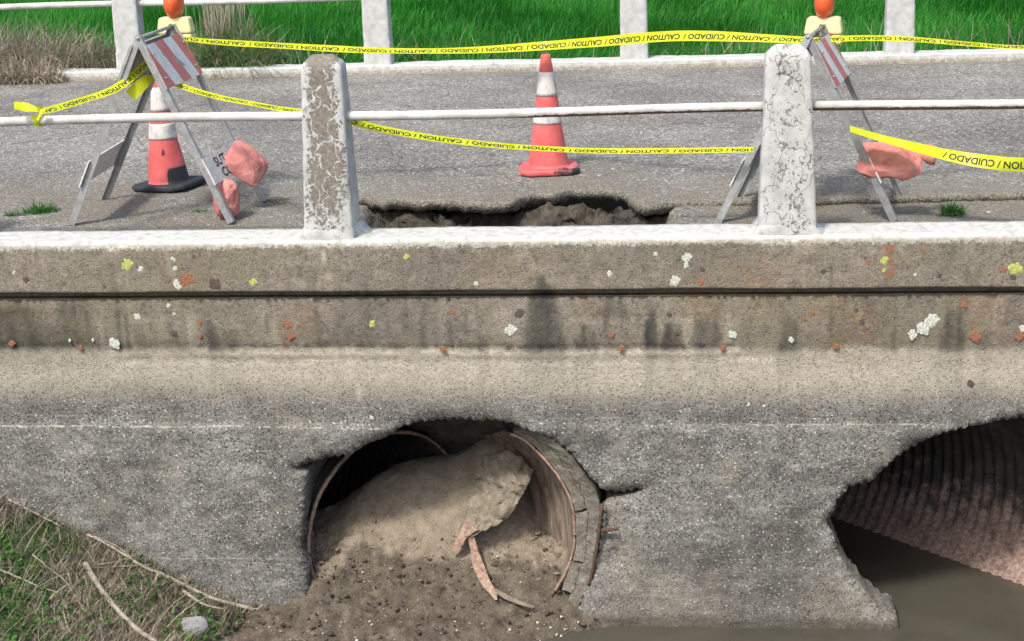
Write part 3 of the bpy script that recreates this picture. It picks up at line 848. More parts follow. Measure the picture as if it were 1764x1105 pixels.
def build_wall_face():
    def dense(a, b, n):
        return [tuple(p) for p in np.linspace(a, b, n)[:-1]]
    zt, zb = -0.308, -2.65
    outer = dense((WX0, zt), (WX0, zb), 40) + dense((WX0, zb), (WX1, zb), 300) + dense((WX1, zb), (WX1, zt), 40) + dense((WX1, zt), (WX0, zt), 400)
    V, F, loops = cdt_region(outer, [HOLE_L, HOLE_R], 0.021)
    x, z = V[:, 0], V[:, 1]
    P = np.c_[x, 0 * x, z]
    rough = 0.25 + 0.75 * sstep(-0.85, -1.05, z)
    y = -0.012 * rough * fbm(P, 6, 4, 0.6) - 0.007 * rough * fbm(P, 30, 3, 0.7, 4)
    # pour joint: a small step at the rough concrete, cracks along the two lift lines
    y -= 0.016 * sstep(-1.005, -1.025, z + 0.006 * fbm(P, 3, 3))
    for rows, dep in (([(-300, 596), (200, 598), (700, 600), (1000, 601), (1130, 600), (1270, 597)], 0.012), ([(200, 620), (700, 623), (1000, 622), (1180, 620), (1270, 616), (1340, 610)], 0.008), ([(0, 545), (330, 545)], 0.004), ([(930, 548), (1240, 545)], 0.005)):
        L = np.array([onY(a, b)[[0, 2]] for a, b in rows])
        zl = np.interp(x, L[:, 0], L[:, 1], left=9, right=9) + 0.008 * fbm(P, 8, 3, 0.6, 8)
        y += dep * np.exp(-((z - zl) / 0.010) ** 2)
    for zb_ in (-1.27, -1.52, -1.80):
        zl = zb_ + 0.006 * fbm(P, 1.5, 3, 0.5, 31)
        y += 0.005 * np.exp(-((z - zl) / 0.012) ** 2) * sstep(-0.1, 0.4, fbm(P, 1.1, 3, 0.5, 40 + zb_))
    # edges of the openings have crumbled back
    for H in (HOLE_L, HOLE_R):
        near = (x > H[:, 0].min() - .2) & (x < H[:, 0].max() + .2)
        idx = np.nonzero(near)[0]
        d = np.full(len(idx), 9.0)
        q = np.c_[x[idx], z[idx]]
        for h in H[::2]:
            d = np.minimum(d, np.hypot(q[:, 0] - h[0], q[:, 1] - h[1]))
        y[idx] += (0.030 * np.exp(-d / 0.018) + 0.02 * np.exp(-d / 0.05)) * (0.8 + 0.9 * fbm(np.c_[q, 0 * d], 9, 3))
    # a spall right of the left opening, under the crack
    c = onY(1062, 930)
    y += 0.055 * np.exp(-((x - c[0]) / 0.10) ** 2 - ((z - c[2]) / 0.22) ** 2) * (1 + 0.8 * fbm(P, 12, 4, 0.6, 14))
    y = y - 0.024 * sstep(-0.72, -0.45, z)
    verts = [tuple(v) for v in np.c_[x, y, z]]
    faces = [f[::-1] for f in F]
    tl = sorted([i for i in loops[0] if abs(z[i] - zt) < 1e-5], key=lambda i: x[i])
    tb = []
    for i in tl:
        tb.append(len(verts)); verts.append((x[i], 0.06, zt + 0.004))
    for k in range(len(tl) - 1):
        faces.append((tl[k], tl[k + 1], tb[k + 1], tb[k]))
    for lp, rim in ((loops[1], 0.26), (loops[2], 0.26)):
        prev = lp
        for dep in (0.07, 0.15, rim):
            cur = []
            for i in lp:
                p = verts[i]
                cur.append(len(verts))
                jj = 0.012
                verts.append((p[0] + RNG.uniform(-jj, jj), dep + RNG.uniform(-jj, jj), p[2] + RNG.uniform(-jj, jj)))
            m = len(lp)
            for k in range(m):
                k2 = (k + 1) % m
                faces.append((prev[k], prev[k2], cur[k2], cur[k]))
            prev = cur
    verts = np.array(verts)
    A = wall_attrs(verts)
    A['paint'] = np.zeros(len(verts)) - 0.5
    inside = verts[:, 1] > 0.05
    A['dark'][inside] = 0.15
    me = mesh('wall_face', verts, faces, MT['wall'], True, A)
    obj('wall_face', me, HEAD)
build_wall_face()

def build_coping():
    prof = [(0.245, -0.30), (0.245, -0.02), (0.238, 0.0)] + [(y, 0.0) for y in np.linspace(0.20, 0.0, 9)] + [(-0.018, -0.002), (-0.030, -0.010), (-0.035, -0.022)]
    prof += [(-0.036, z) for z in np.linspace(-0.035, -0.262, 19)] + [(-0.034, -0.272), (0.028, -0.274), (0.030, -0.29), (0.030, -0.36)]
    prof = np.array(prof)
    gx = np.arange(WX0, WX1 + .01, 0.02)
    V = np.array([(a, p[0], p[1]) for a in gx for p in prof])
    nz = fbm(V, 7, 4, 0.6); n2 = fbm(V, 26, 3, 0.6, 5)
    edge = np.exp(-((V[:, 1] + 0.03) / 0.02) ** 2 - ((V[:, 2] + 0.01) / 0.022) ** 2)
    chip = sstep(0.1, 0.6, nz + 0.4 * n2) * edge
    V[:, 1] += 0.016 * chip + 0.0025 * n2 + 0.004 * nz
    V[:, 2] += -0.012 * chip + 0.003 * n2 * (V[:, 2] > -0.03) + 0.006 * fbm(np.c_[V[:, 0], 0 * nz, 0 * nz], 2.5, 2)
    A = wall_attrs(V)
    x, z = V[:, 0], V[:, 2]
    lim = -0.052 + 0.012 * fbm(V, 5, 4, 0.6, 6)
    paint = np.where(z > -0.012, 0.85, np.where(z > lim, 0.44 + 0.34 * sstep(lim, -0.012, z), -0.5 + 0.72 * sstep(lim - 0.02, lim, z)))
    # a white smear of paint running down below the near post
    c = onY(590, 450)
    paint = np.maximum(paint, 0.30 * np.exp(-((x - c[0]) / 0.14) ** 2) * sstep(-0.24, -0.06, z))
    worn = sstep(0.05, 0.6, fbm(V, 1.1, 4, 0.6, 15)) * (z > lim) * (V[:, 1] < 0.0)
    A['paint'] = paint - 0.25 * worn
    for k in ('dark',):
        A[k] = np.clip(A[k] * 0.8, 0, 1)
    A['cream'] *= 0.2
    me = mesh('coping', V, grid_faces(len(gx), len(prof)), MT['wall'], True, A)
    obj('coping', me, HEAD)
build_coping()

# lichen growing on the face
LICHEN = dict(
    white=[(197, 592, 10), (880, 569, 10), (1163, 484, 9), (1262, 577, 7), (1363, 586, 5), (1577, 473, 4), (1605, 553, 12), (1590, 567, 11), (1572, 577, 8), (1183, 444, 9), (1129, 438, 4), (1050, 472, 5), (820, 489, 5),
           (302, 462, 5), (298, 448, 7), (303, 488, 7), (308, 495, 5), (120, 587, 3), (160, 586, 3), (300, 541, 3), (24, 470, 3), (1182, 457, 5), (242, 464, 5), (236, 546, 6), (1764, 566, 7), (290, 527, 4), (1290, 697, 3), (1316, 700, 3), (1103, 663, 3), (640, 720, 4)],
    yellow=[(219, 456, 10), (436, 486, 7), (641, 558, 6), (1750, 463, 11), (1524, 449, 7), (700, 443, 5), (1523, 466, 4)],
    orange=[(325, 482, 11), (317, 488, 8), (344, 556, 5), (344, 580, 4), (853, 485, 6), (763, 602, 6), (1070, 600, 6), (1055, 577, 5), (1385, 550, 4), (1533, 430, 8), (1534, 470, 7), (1532, 450, 5), (1500, 487, 6), (1440, 597, 6), (1659, 525, 6),
            (1680, 580, 10), (1757, 580, 8), (20, 592, 6), (1208, 487, 7), (1590, 432, 5), (1495, 452, 6), (1730, 465, 5), (1245, 600, 5), (495, 560, 8), (500, 580, 7), (1400, 540, 4), (138, 600, 5), (780, 538, 5)],
    dark=[(895, 540, 8), (45, 482, 6), (370, 490, 11), (1485, 555, 6), (1475, 535, 4), (1153, 542, 4), (1165, 575, 4), (1418, 468, 5), (1618, 475, 5), (334, 443, 4), (180, 495, 4), (300, 575, 5), (1745, 478, 5), (1672, 661, 6), (1210, 465, 4)])
def build_lichen():
    for kind, L in LICHEN.items():
        for (px, py, r) in L:
            front = -0.037 if py < 499 else (-0.026 if py < 610 else -0.006)
            c = onY(px, py, front)
            if 495 < py < 512:
                continue
            r = r / 345.0
            V = [(0, -0.0006, 0)]; F = []
            K = 26
            ph = random.uniform(0, 9)
            for ring, (fr, h) in enumerate(((0.62, -0.0008), (1.0, 0.0012))):
                for k in range(K):
                    a = 2 * math.pi * k / K
                    q = 1 + 0.13 * math.sin(2 * a + ph) + 0.12 * math.sin(4 * a + 2 * ph) + 0.11 * math.sin(7 * a + 3 * ph) + random.uniform(-0.06, 0.06)
                    V.append((fr * r * q * math.cos(a), h, fr * r * q * math.sin(a) * 1.05))
            for k in range(K):
                k2 = (k + 1) % K
                F.append((0, 1 + k2, 1 + k))
                F.append((1 + k, 1 + k2, 1 + K + k2, 1 + K + k))
            me = mesh('lichen', V, F, MT['lichen_' + kind])
            o = obj('lichen', me, HEAD)
            o.location = (c[0], front, c[2])
build_lichen()

# ================================================================== PIPES
AX = np.array([-math.sin(math.radians(46)), math.cos(math.radians(46)), 0.0])      # both pipes run back to the left
PERP = np.array([AX[1], -AX[0], 0.0])
def pipe_mesh(c0, rx, rz, length, start, pitch, amp, sag=None, nth=84, dt=0.0185, cap=True):
    """corrugated tube round an axis through c0; start(theta) gives the axial start"""
    nt = int(length / dt)
    V = []; rust = []
    for i in range(nth):
        th = 2 * math.pi * i / nth
        s0 = start(th)
        for j in range(nt):
            s = s0 + (length - s0) * j / (nt - 1)
            w = amp * math.sin(2 * math.pi * s / pitch)
            p = c0 + AX * s + PERP * (rx + w) * math.cos(th) + np.array([0, 0, 1.0]) * (rz + w) * math.sin(th)
            V.append(p)
            rust.append(0.88 - 0.95 * (math.sin(th) * 0.5 + 0.5) - 0.05 * s)  # rust low down; crown and depth darkened, the pipe's shade put into colour
    F = grid_faces(nth, nt, True)
    V = np.array(V)
    n = fbm(V, 2.5, 3)
    V += np.c_[0 * n, 0 * n, 0.012 * n]
    if cap:
        F = list(F) + [tuple(i * nt + nt - 1 for i in range(nth))]  # unseen end plate, added to keep daylight out of the pipe
    return V, F, np.array(rust)
def start_on_plane(c0, rx, yplane):
    def f(th):
        y = c0[1] + PERP[1] * rx * math.cos(th)
        return (yplane - y) / AX[1]
    return f
c0 = np.array([1.68, 0.0, -1.67])
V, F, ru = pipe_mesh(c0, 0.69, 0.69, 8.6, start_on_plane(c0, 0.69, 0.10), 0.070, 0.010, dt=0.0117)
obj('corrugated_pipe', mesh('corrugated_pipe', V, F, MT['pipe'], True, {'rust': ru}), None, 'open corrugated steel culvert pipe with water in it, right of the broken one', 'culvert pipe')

PIPE = empty('corrugated_pipe', (-1.7, 0.4, WATER_Z), 'collapsed corrugated culvert pipe half filled with mud, its metal torn', 'culvert pipe')
def pobj(name, me):
    o = obj(name, me, PIPE)
    o.matrix_parent_inverse = PIPE.matrix_basis.inverted()
    return o
cB = np.array([-1.745, 0.485, -1.80])
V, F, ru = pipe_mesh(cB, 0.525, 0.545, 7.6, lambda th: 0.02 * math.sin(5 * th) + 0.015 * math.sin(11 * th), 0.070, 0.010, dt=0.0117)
pobj('barrel', mesh('barrel', V, F, MT['pipe'], True, {'rust': ru * 0.7}))  # less rust colour here, painting the barrel's inner shade darker still
# rusted rim of the barrel
rim = [cB - AX * 0.012 + PERP * 0.535 * math.cos(t) + np.array([0, 0, 0.555]) * math.sin(t) for t in np.linspace(-0.6, math.pi + 1.0, 90)]
Vr, Fr = tube(rim, 0.011, 6)
Vr += 0.004 * np.c_[fbm(Vr, 20, 2), fbm(Vr, 20, 2, seed=3), fbm(Vr, 20, 2, seed=5)]
pobj('rim', mesh('rim', Vr, Fr, MT['rustmetal']))

# soil roof of the cavity between headwall and barrel
def build_cavity():
    top = HOLE_L[(HOLE_L[:, 1] > -1.95)]
    A = []
    for t in np.linspace(math.pi * 1.12, -0.35, 110):
        # outer point: hole outline by angle about its middle
        mid = np.array([-1.28, -1.62])
        dirs = HOLE_L - mid
        ang = np.arctan2(dirs[:, 1], dirs[:, 0])
        want = math.atan2(math.sin(t), math.cos(t))
        d = np.abs(np.angle(np.exp(1j * (ang - want))))
        sel = np.argsort(d)[:3]
        o2 = HOLE_L[sel].mean(0)
        if o2[0] > -0.47:
            o2 = np.array([-0.47, o2[1]])
        out = np.array([o2[0], 0.24, o2[1]]) + np.array([(o2[0] - mid[0]) * 0.04, 0, (o2[1] - mid[1]) * 0.05 + 0.01])
        inn = cB + AX * 0.06 + PERP * 0.56 * math.cos(t) + np.array([0, 0, 0.58]) * math.sin(t)
        A.append((out, inn))
    V = []
    m = 18
    for (o, i) in A:
        for k in range(m):
            f = k / (m - 1)
            p = o * (1 - f) + i * f
            p = p + np.array([0, 0, 0.10 * math.sin(math.pi * f)]) * max(0, (o[2] + 1.9))
            V.append(p)
    V = np.array(V)
    n = fbm(V, 6, 4, 0.6); n2 = fbm(V, 17, 4, 0.65, 3)
    V += np.c_[0.03 * n2, 0.03 * n, 0.045 * n + 0.02 * n2]
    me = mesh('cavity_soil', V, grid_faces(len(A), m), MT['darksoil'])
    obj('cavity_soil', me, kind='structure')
build_cavity()

# front stub of the pipe wall, still in place on the right: ruled between the near rim and the torn far rim
near = [(868, 742, .16), (905, 760, .13), (942, 795, .11), (968, 830, .10), (985, 868, .09), (990, 912, .085), (988, 948, .08), (975, 985, .07), (955, 1020, .06), (930, 1060, .05)]
far = [(835, 752, .62), (868, 772, .60), (893, 800, .58), (908, 835, .56), (918, 872, .55), (926, 912, .53), (936, 945, .50), (930, 985, .46), (912, 1020, .42), (890, 1055, .40)]
nA = catmull([onY(*p) for p in near], 70); fA = catmull([onY(*p) for p in far], 70)
V = []; ru = []
m = 26
for i in range(70):
    for k in range(m):
        f = k / (m - 1)
        bulge = 0.05 * math.sin(math.pi * f)
        p = nA[i] * (1 - f) + fA[i] * f + PERP * bulge
        w = 0.007 * math.sin(f * 5 * 2 * math.pi)
        V.append(p + PERP * w)
        ru.append(0.75 + 0.3 * math.sin(f * 9 + i * 0.05))
V = np.array(V)
n = fbm(np.c_[V[:, 0] * 18, V[:, 1] * 18, V[:, 2] * 3], 1, 4, 0.6)
V += PERP * (0.007 * n)[:, None]
pobj('broken_stub', mesh('broken_stub', V, grid_faces(70, m), MT['stub'], True, {'rust': ru}))

# mortar collar between stub and headwall, cracked into pieces
outer_px = [(905, 741, .02), (948, 757, .015), (985, 790, .01), (1012, 826, .01), (1030, 858, .01), (1032, 905, .01), (1026, 955, .01), (1016, 1000, .01), (1000, 1035, .01), (988, 1062, .01)]
oA = catmull([onY(*p) for p in outer_px], 70)
nB = catmull([onY(a, b, c - .005) for a, b, c in [(880, 742, .15), (912, 762, .12), (946, 797, .10), (971, 832, .09), (987, 868, .08), (992, 912, .075), (990, 950, .07), (977, 987, .06), (965, 1022, .05), (955, 1060, .04)]], 70)
def collar_piece(i0, i1, f0, f1, thick, name, seed):
    m = 8
    nn = i1 - i0 + 1
    V = []
    for i in range(i0, i1 + 1):
        for k in range(m):
            f = f0 + (f1 - f0) * k / (m - 1)
            wob = 0.05 * math.sin(i * 0.55 + seed) + 0.03 * math.sin(i * 1.3 + seed)
            ff = min(max(f + wob * (0.2 < f < 0.98), 0), 1)
            p = nB[i] * (1 - ff) + oA[i] * ff
            V.append(p)
    V = np.array(V)
    n = fbm(V, 12, 4, 0.6, seed)
    V[:, 1] += 0.016 * n + 0.006 * fbm(V, 40, 3, 0.6, seed)
    V[:, 0] += 0.004 * fbm(V, 45, 2, 0.6, seed + 3); V[:, 2] += 0.006 * fbm(V, 35, 2, 0.6, seed + 5)
    back = V + np.array([0, thick, 0])
    allv = np.vstack([V, back])
    F = grid_faces(nn, m)
    o = len(V)
    F2 = [tuple(a + o for a in f[::-1]) for f in F]
    S = []
    for i in range(nn - 1):
        for k in (0, m - 1):
            a, b = i * m + k, (i + 1) * m + k
            S.append((a, b, b + o, a + o))
    for k in range(m - 1):
        for i in (0, nn - 1):
            a, b = i * m + k, i * m + k + 1
            S.append((a, b, b + o, a + o))
    bm = bmesh.new()
    vs = [bm.verts.new(v) for v in allv]
    for f in F + F2 + S:
        bm.faces.new([vs[a] for a in f])
    me = bm_mesh(name, bm, MT['concrete'], False)
    return obj(name, me, HEAD)
collar_piece(0, 69, 0.50, 1.0, 0.16, 'mortar_collar', 1.0)
for a, b in ((1, 33), (34, 49), (50, 60)):
    collar_piece(a, b, 0.02, 0.475, 0.10, 'mortar_piece', 1.0)

# rusted metal lip on the stub and a second thin layer behind it
for off, r_ in ((0.0, 0.008), (0.022, 0.005)):
    L = nA + PERP * off + np.array([0, -0.004, 0])
    L = L[3:62] + 0.004 * np.c_[fbm(L[3:62], 25, 2, seed=1), fbm(L[3:62], 25, 2, seed=2), fbm(L[3:62], 25, 2, seed=3)]
    vv, ff = tube(L, r_ * (1 + 0.5 * fbm(L, 30, 2, seed=4)), 6)
    pobj('stub_lip', mesh('stub_lip', vv, ff, MT['rustmetal']))

# reinforcing bars
def bar(px, Y, r, name='rebar'):
    P = catmull([onY(a, b, Y if not isinstance(Y, list) else Y[i]) for i, (a, b) in enumerate(px)], 14)
    V, F = tube(P, r, 8)
    obj(name, mesh(name, V, F, MT['rebar']), HEAD)
bar([(1037, 868), (1033, 905), (1027, 950), (1019, 992), (1014, 1008)], [-0.004, -0.012, -0.014, -0.008, 0.004], 0.0095)
bar([(1026, 914), (1045, 913), (1064, 912)], -0.004, 0.010)

# ================================================================== MUD in the broken opening
MUD_PTS = [(540, 955, .26), (560, 915, .38), (600, 868, .52), (660, 816, .62), (720, 796, .66), (790, 784, .66), (850, 757, .60), (874, 768, .57),
           (555, 965, .17), (600, 915, .34), (650, 880, .40), (720, 850, .46), (790, 830, .47), (850, 815, .46),
           (600, 975, .16), (680, 940, .26), (760, 915, .31), (830, 925, .30), (880, 935, .33), (920, 935, .36),
           (540, 1010, .03), (620, 1015, .06), (700, 1000, .11), (780, 985, .16), (850, 985, .17), (910, 975, .22), (950, 1000, .14),
           (560, 1050, -.09), (660, 1050, -.06), (760, 1045, -.03), (860, 1035, .02), (940, 1035, .02), (985, 1045, -.02),
           (470, 1078, -.17), (600, 1092, -.23), (700, 1094, -.23), (800, 1090, -.22), (900, 1080, -.16), (985, 1070, -.06)]
def mud_ctrl():
    c = [onY(*p) for p in MUD_PTS]
    for xv in np.linspace(-2.9, 0.1, 8):
        c.append((xv, -0.85, -2.42))
    for (x, y, z) in ((-2.6, -.3, -2.13), (-2.9, -.05, -1.95), (-2.5, 0.0, -2.05), (-2.3, 1.0, -2.1), (-1.9, 1.6, -2.15), (-1.2, 1.6, -2.0), (-1.6, 1.1, -1.75), (-.6, 1.2, -1.9), (-.35, .5, -1.95), (-.3, .0, -2.2), (-2.4, .5, -1.85), (-.92, .52, -1.74), (-.80, .62, -1.78), (-.98, .85, -1.62), (-.74, .36, -1.84)):
        c.append((x, y, z))
    return np.array(c)
def build_mud():
    gx = np.arange(-2.75, -0.28, 0.016); gy = np.arange(-0.75, 1.5, 0.016)
    X, Y = np.meshgrid(gx, gy, indexing='ij')
    x, y = X.ravel(), Y.ravel()
    z = tps(mud_ctrl(), x, y)
    P = np.c_[x, y, z]
    low = sstep(-1.75, -1.95, z)
    rid = 1 - np.abs(fbm(P, 7, 4, 0.6, 9)) * 2.2
    z = z + 0.030 * fbm(P, 4.5, 4, 0.6) + (0.018 + 0.010 * low) * fbm(P, 17, 4, 0.72, 4) - (0.010 + 0.022 * low) * np.clip(rid, 0, 1) ** 3
    lump = np.exp(-((z + 1.84 + 0.06 * fbm(P, 3, 3)) / 0.09) ** 2)
    z = z + 0.030 * lump * sstep(0.0, 0.35, fbm(P, 13, 3, 0.5, 30)) - 0.02 * lump * sstep(0.0, 0.4, fbm(P, 22, 2, 0.5, 33))
    wet = sstep(-1.74, -2.02, z + 0.16 * fbm(P, 3, 4, 0.6, 7) + 0.05 * fbm(P, 14, 3, 0.6, 17))
    me = mesh('mud', np.c_[x, y, z], grid_faces(len(gx), len(gy)), MT['mud'], True, {'wet': np.clip(wet, 0, 1)})
    obj('mud', me, kind='structure')
build_mud()

# torn flap of pipe metal hanging over the mud
def sheet(name, rows, nu, nv, thick, mat, amp, seed, parent=None):
    """rows of 3-D control points -> crumpled sheet with thickness"""
    R = np.array([catmull(r, nu) for r in rows])               # rows x nu x 3
    G = np.array([catmull(R[:, i], nv) for i in range(nu)])    # nu x nv x 3
    V = G.reshape(-1, 3)
    n = fbm(V, 9, 4, 0.6, seed); n2 = fbm(V, 26, 3, 0.6, seed + 4)
    edge = np.zeros((nu, nv)); edge[0, :] = edge[-1, :] = 1; edge[:, 0] = edge[:, -1] = 1
    rg = np.abs(fbm(V, 6.5, 3, 0.5, seed + 7)) * 2 - 0.5
    V = V + np.c_[0.5 * amp * n2, amp * n - 1.1 * amp * rg, 0.6 * amp * n2]
    back = V + np.array([0, thick, 0])
    o = len(V)
    F = grid_faces(nu, nv)
    allf = F + [tuple(a + o for a in f[::-1]) for f in F]
    for i in range(nu - 1):
        for k in (0, nv - 1):
            a, b = i * nv + k, (i + 1) * nv + k
            allf.append((a, b, b + o, a + o))
    for k in range(nv - 1):
        for i in (0, nu - 1):
            a, b = i * nv + k, i * nv + k + 1
            allf.append((a, b, b + o, a + o))
    bm = bmesh.new()
    vs = [bm.verts.new(v) for v in np.vstack([V, back])]
    for f in allf:
        bm.faces.new([vs[a] for a in f])
    me = bm_mesh(name, bm, mat, True)
    return pobj(name, me)
sheet('torn_flap', [[onY(*p) for p in r] for r in (
    [(832, 788, .43), (868, 782, .42), (900, 790, .40), (918, 812, .37)],
    [(818, 820, .39), (850, 815, .36), (885, 815, .33), (915, 822, .32)],
    [(812, 850, .35), (845, 850, .31), (880, 848, .27), (903, 848, .28)],
    [(803, 878, .31), (832, 880, .27), (864, 880, .23), (890, 872, .25)],
    [(795, 905, .27), (820, 912, .24), (848, 908, .21), (872, 897, .22)],
    [(788, 925, .25), (800, 922, .22), (826, 918, .20), (850, 910, .20)])], 44, 56, 0.010, MT['torn'], 0.042, 3)
sheet('torn_strip', [[onY(*p) for p in r] for r in (
    [(800, 900, .235), (826, 912, .20)], [(790, 920, .22), (806, 926, .19)], [(783, 935, .205), (797, 938, .18)], [(779, 952, .19), (788, 950, .175)])], 6, 16, 0.008, MT['rustmetal'], 0.010, 8)
sheet('torn_strip', [[onY(*p) for p in r] for r in (
    [(806, 925, .20), (816, 926, .19)], [(810, 950, .17), (824, 950, .165)], [(815, 978, .13), (834, 976, .12)], [(827, 1005, .07), (846, 1003, .065)], [(845, 1024, .02), (855, 1020, .025)], [(852, 1034, -.005), (857, 1033, -.005)])], 7, 30, 0.008, MT['rustmetal'], 0.008, 12)
sheet('torn_strip', [[onY(*p) for p in r] for r in (
    [(853, 1014, .03), (855, 1024, .02)], [(875, 1026, .01), (876, 1036, -.0)], [(900, 1036, -.02), (900, 1043, -.03)], [(921, 1044, -.05), (921, 1047, -.05)])], 6, 22, 0.008, MT['torn'], 0.008, 15)

# ================================================================== RAILINGS
def rail_mesh(x0, x1, y, z, r, rust_fn):
    gx = np.arange(x0, x1 + 1e-6, 0.04)
    P = np.c_[gx, y + 0.004 * np.sin(gx * 1.3), z + 0.006 * np.sin(gx * 2.1 + 1)]
    V, F = tube(P, r, 14)
    ang = (V[:, 2] - np.repeat(P[:, 2], 14)) / r
    return mesh('rail', V, F, MT['rail'], True, {'rust': rust_fn(V[:, 0], ang)})
def post_mesh(w0, w1, d0, d1, h, peel, crack, seed):
    """tapered post: bottom w0 x d0, top w1 x d1, chamfered corners and top"""
    ch = 0.011
    rows = np.r_[np.linspace(0, h - 0.055, 34), h - 0.035, h - 0.012, h]
    ins = np.r_[np.zeros(34), 0.012, 0.034, 0.05]
    V = []; F = []
    per = None
    for z, i in zip(rows, ins):
        f = z / h
        w = (w0 + (w1 - w0) * f) / 2 - i; d = (d0 + (d1 - d0) * f) / 2 - i
        c = [(-w + ch, -d), (w - ch, -d), (w, -d + ch), (w, d - ch), (w - ch, d), (-w + ch, d), (-w, d - ch), (-w, -d + ch)]
        loop = []
        for k in range(8):
            a = np.array(c[k]); b = np.array(c[(k + 1) % 8])
            m = 9 if k % 2 == 0 else 2
            for q in range(m):
                loop.append(a + (b - a) * q / m)
        per = len(loop)
        V += [(p[0], p[1], z) for p in loop]
    V = np.array(V)
    n = fbm(V, 10, 4, 0.6, seed); n2 = fbm(V, 30, 3, 0.6, seed + 3)
    cx = V[:, :2] / (np.linalg.norm(V[:, :2], axis=1)[:, None] + 1e-9)
    V[:, :2] += cx * (0.003 * n + 0.003 * n2)[:, None]
    crn = np.exp(-(np.minimum(np.abs(np.abs(V[:, 0]) - (w0 / 2)), 9) + np.minimum(np.abs(np.abs(V[:, 1]) - (d0 / 2)), 9)) / 0.05)
    V[:, :2] -= cx * (0.016 * crn * sstep(0.15, 0.6, fbm(V, 16, 3, 0.6, seed + 6)))[:, None]
    nr = len(rows)
    for i in range(nr - 1):
        for k in range(per):
            k2 = (k + 1) % per
            F.append((i * per + k, i * per + k2, (i + 1) * per + k2, (i + 1) * per + k))
    F.append(tuple((nr - 1) * per + k for k in range(per)))
    front = sstep(0.3, 0.8, -V[:, 1] / (np.abs(V[:, 1]) + np.abs(V[:, 0]) * 0.6 + 1e-6)) * (V[:, 1] < 0)
    top = sstep(h - 0.05, h - 0.01, V[:, 2])
    pl = peel(front, top, V[:, 2] / h, fbm(V, 4, 3, 0.5, seed + 8))
    return mesh('post', V, F, MT['post'], True, {'peel': pl, 'crack': np.full(len(V), crack)})

NEAR = empty('bridge_railing', (0, 0.11, 0.0), 'near white railing of peeling concrete posts and one pipe rail on the headwall', 'railing')
def nobj(name, me, loc=(0, 0, 0), rot=(0, 0, 0)):
    o = obj(name, me, NEAR)
    o.location = (loc[0], loc[1] - 0.11, loc[2])
    o.rotation_euler = rot
    return o
pA = lambda fr, tp, f, n: np.clip(0.20 + 0.385 * fr * (1 - 0.30 * sstep(0.35, 0.05, f)) + 0.5 * tp + 0.12 * n, 0, 1)
pB = lambda fr, tp, f, n: np.clip(0.22 + 0.20 * fr + 0.14 * n, 0, 1)
pF = lambda fr, tp, f, n: np.clip(0.10 + 0.15 * n, 0, 1)
XA = onY(566, 405, 0)[0]; XB = onY(1357, 398, 0)[0]
SP = XB - XA
mA = post_mesh(0.255, 0.205, 0.245, 0.13, 0.925, pA, 0.0, 1)
mB = post_mesh(0.285, 0.215, 0.245, 0.13, 0.925, pB, 1.0, 5)
nobj('post', mA, (XA, 0.115, 0.0), (0, math.radians(0.4), 0))['label'] = 'post with brown bare front and white flakes'
nobj('post', mB, (XB, 0.115, 0.0), (0, math.radians(-0.3), 0))['label'] = 'whiter post with a crack across its foot'
nobj('post', mB, (XA - SP, 0.115, 0.0)); nobj('post', mA, (XB + SP, 0.115, 0.0))
RZ = 0.615
nr = lambda a: (lambda x, g: np.clip(0.08 + a * sstep(0.1, -0.9, g) * sstep(-1.2, -0.6, x), 0, 1))
nobj('rail', rail_mesh(XA - SP + .07, XA - 0.09, 0.11, RZ, 0.024, lambda x, g: 0.16 + 0.34 * sstep(-0.5, -1.0, g)))
nobj('rail', rail_mesh(XA + 0.085, XB - 0.09, 0.11, RZ, 0.024, lambda x, g: 0.15 + 0.30 * sstep(-0.5, -1, g) + 0.60 * sstep(-0.1, -0.7, g) * sstep(-1.15, -0.55, x)))
nobj('rail', rail_mesh(XB + 0.085, XB + SP - 0.09, 0.11, RZ, 0.024, lambda x, g: 0.10 + 0.85 * sstep(0.0, -0.6, g)))

# crack lip at the foot of the second post
def foot_skirt(x, seed):
    bm = bmesh.new()
    K = 40
    ring = []
    for (f, z) in ((1.0, 0.055), (1.18, 0.030), (1.45, 0.004), (1.46, -0.01)):
        row = []
        for k in range(K):
            a = 2 * math.pi * k / K
            c, s = math.cos(a), math.sin(a)
            q = 1 / max(abs(c), abs(s))
            rr = 0.122 * q * (1 + (f - 1) * (0.55 + 0.5 * math.sin(3 * a + seed) + random.uniform(-.15, .15)))
            rr = max(rr, 0.118 * q)
            row.append(bm.verts.new((rr * c * 1.05, min(max(rr * s * 0.95, -0.128), 0.13), z + random.uniform(-.003, .003))))
        ring.append(row)
    for a, b in zip(ring[:-1], ring[1:]):
        for k in range(K):
            bm.faces.new((a[k], a[(k + 1) % K], b[(k + 1) % K], b[k]))
    me = bm_mesh('mortar_foot', bm, MT['post'], True)
    for nm, v in (('peel', 0.28), ('crack', 0.3)):
        at = me.attributes.new(nm, 'FLOAT', 'POINT'); at.data.foreach_set('value', [v] * len(me.vertices))
    return nobj('mortar_foot', me, (x, 0.115, 0.0))
foot_skirt(XA, 0.4); foot_skirt(XB, 2.0)

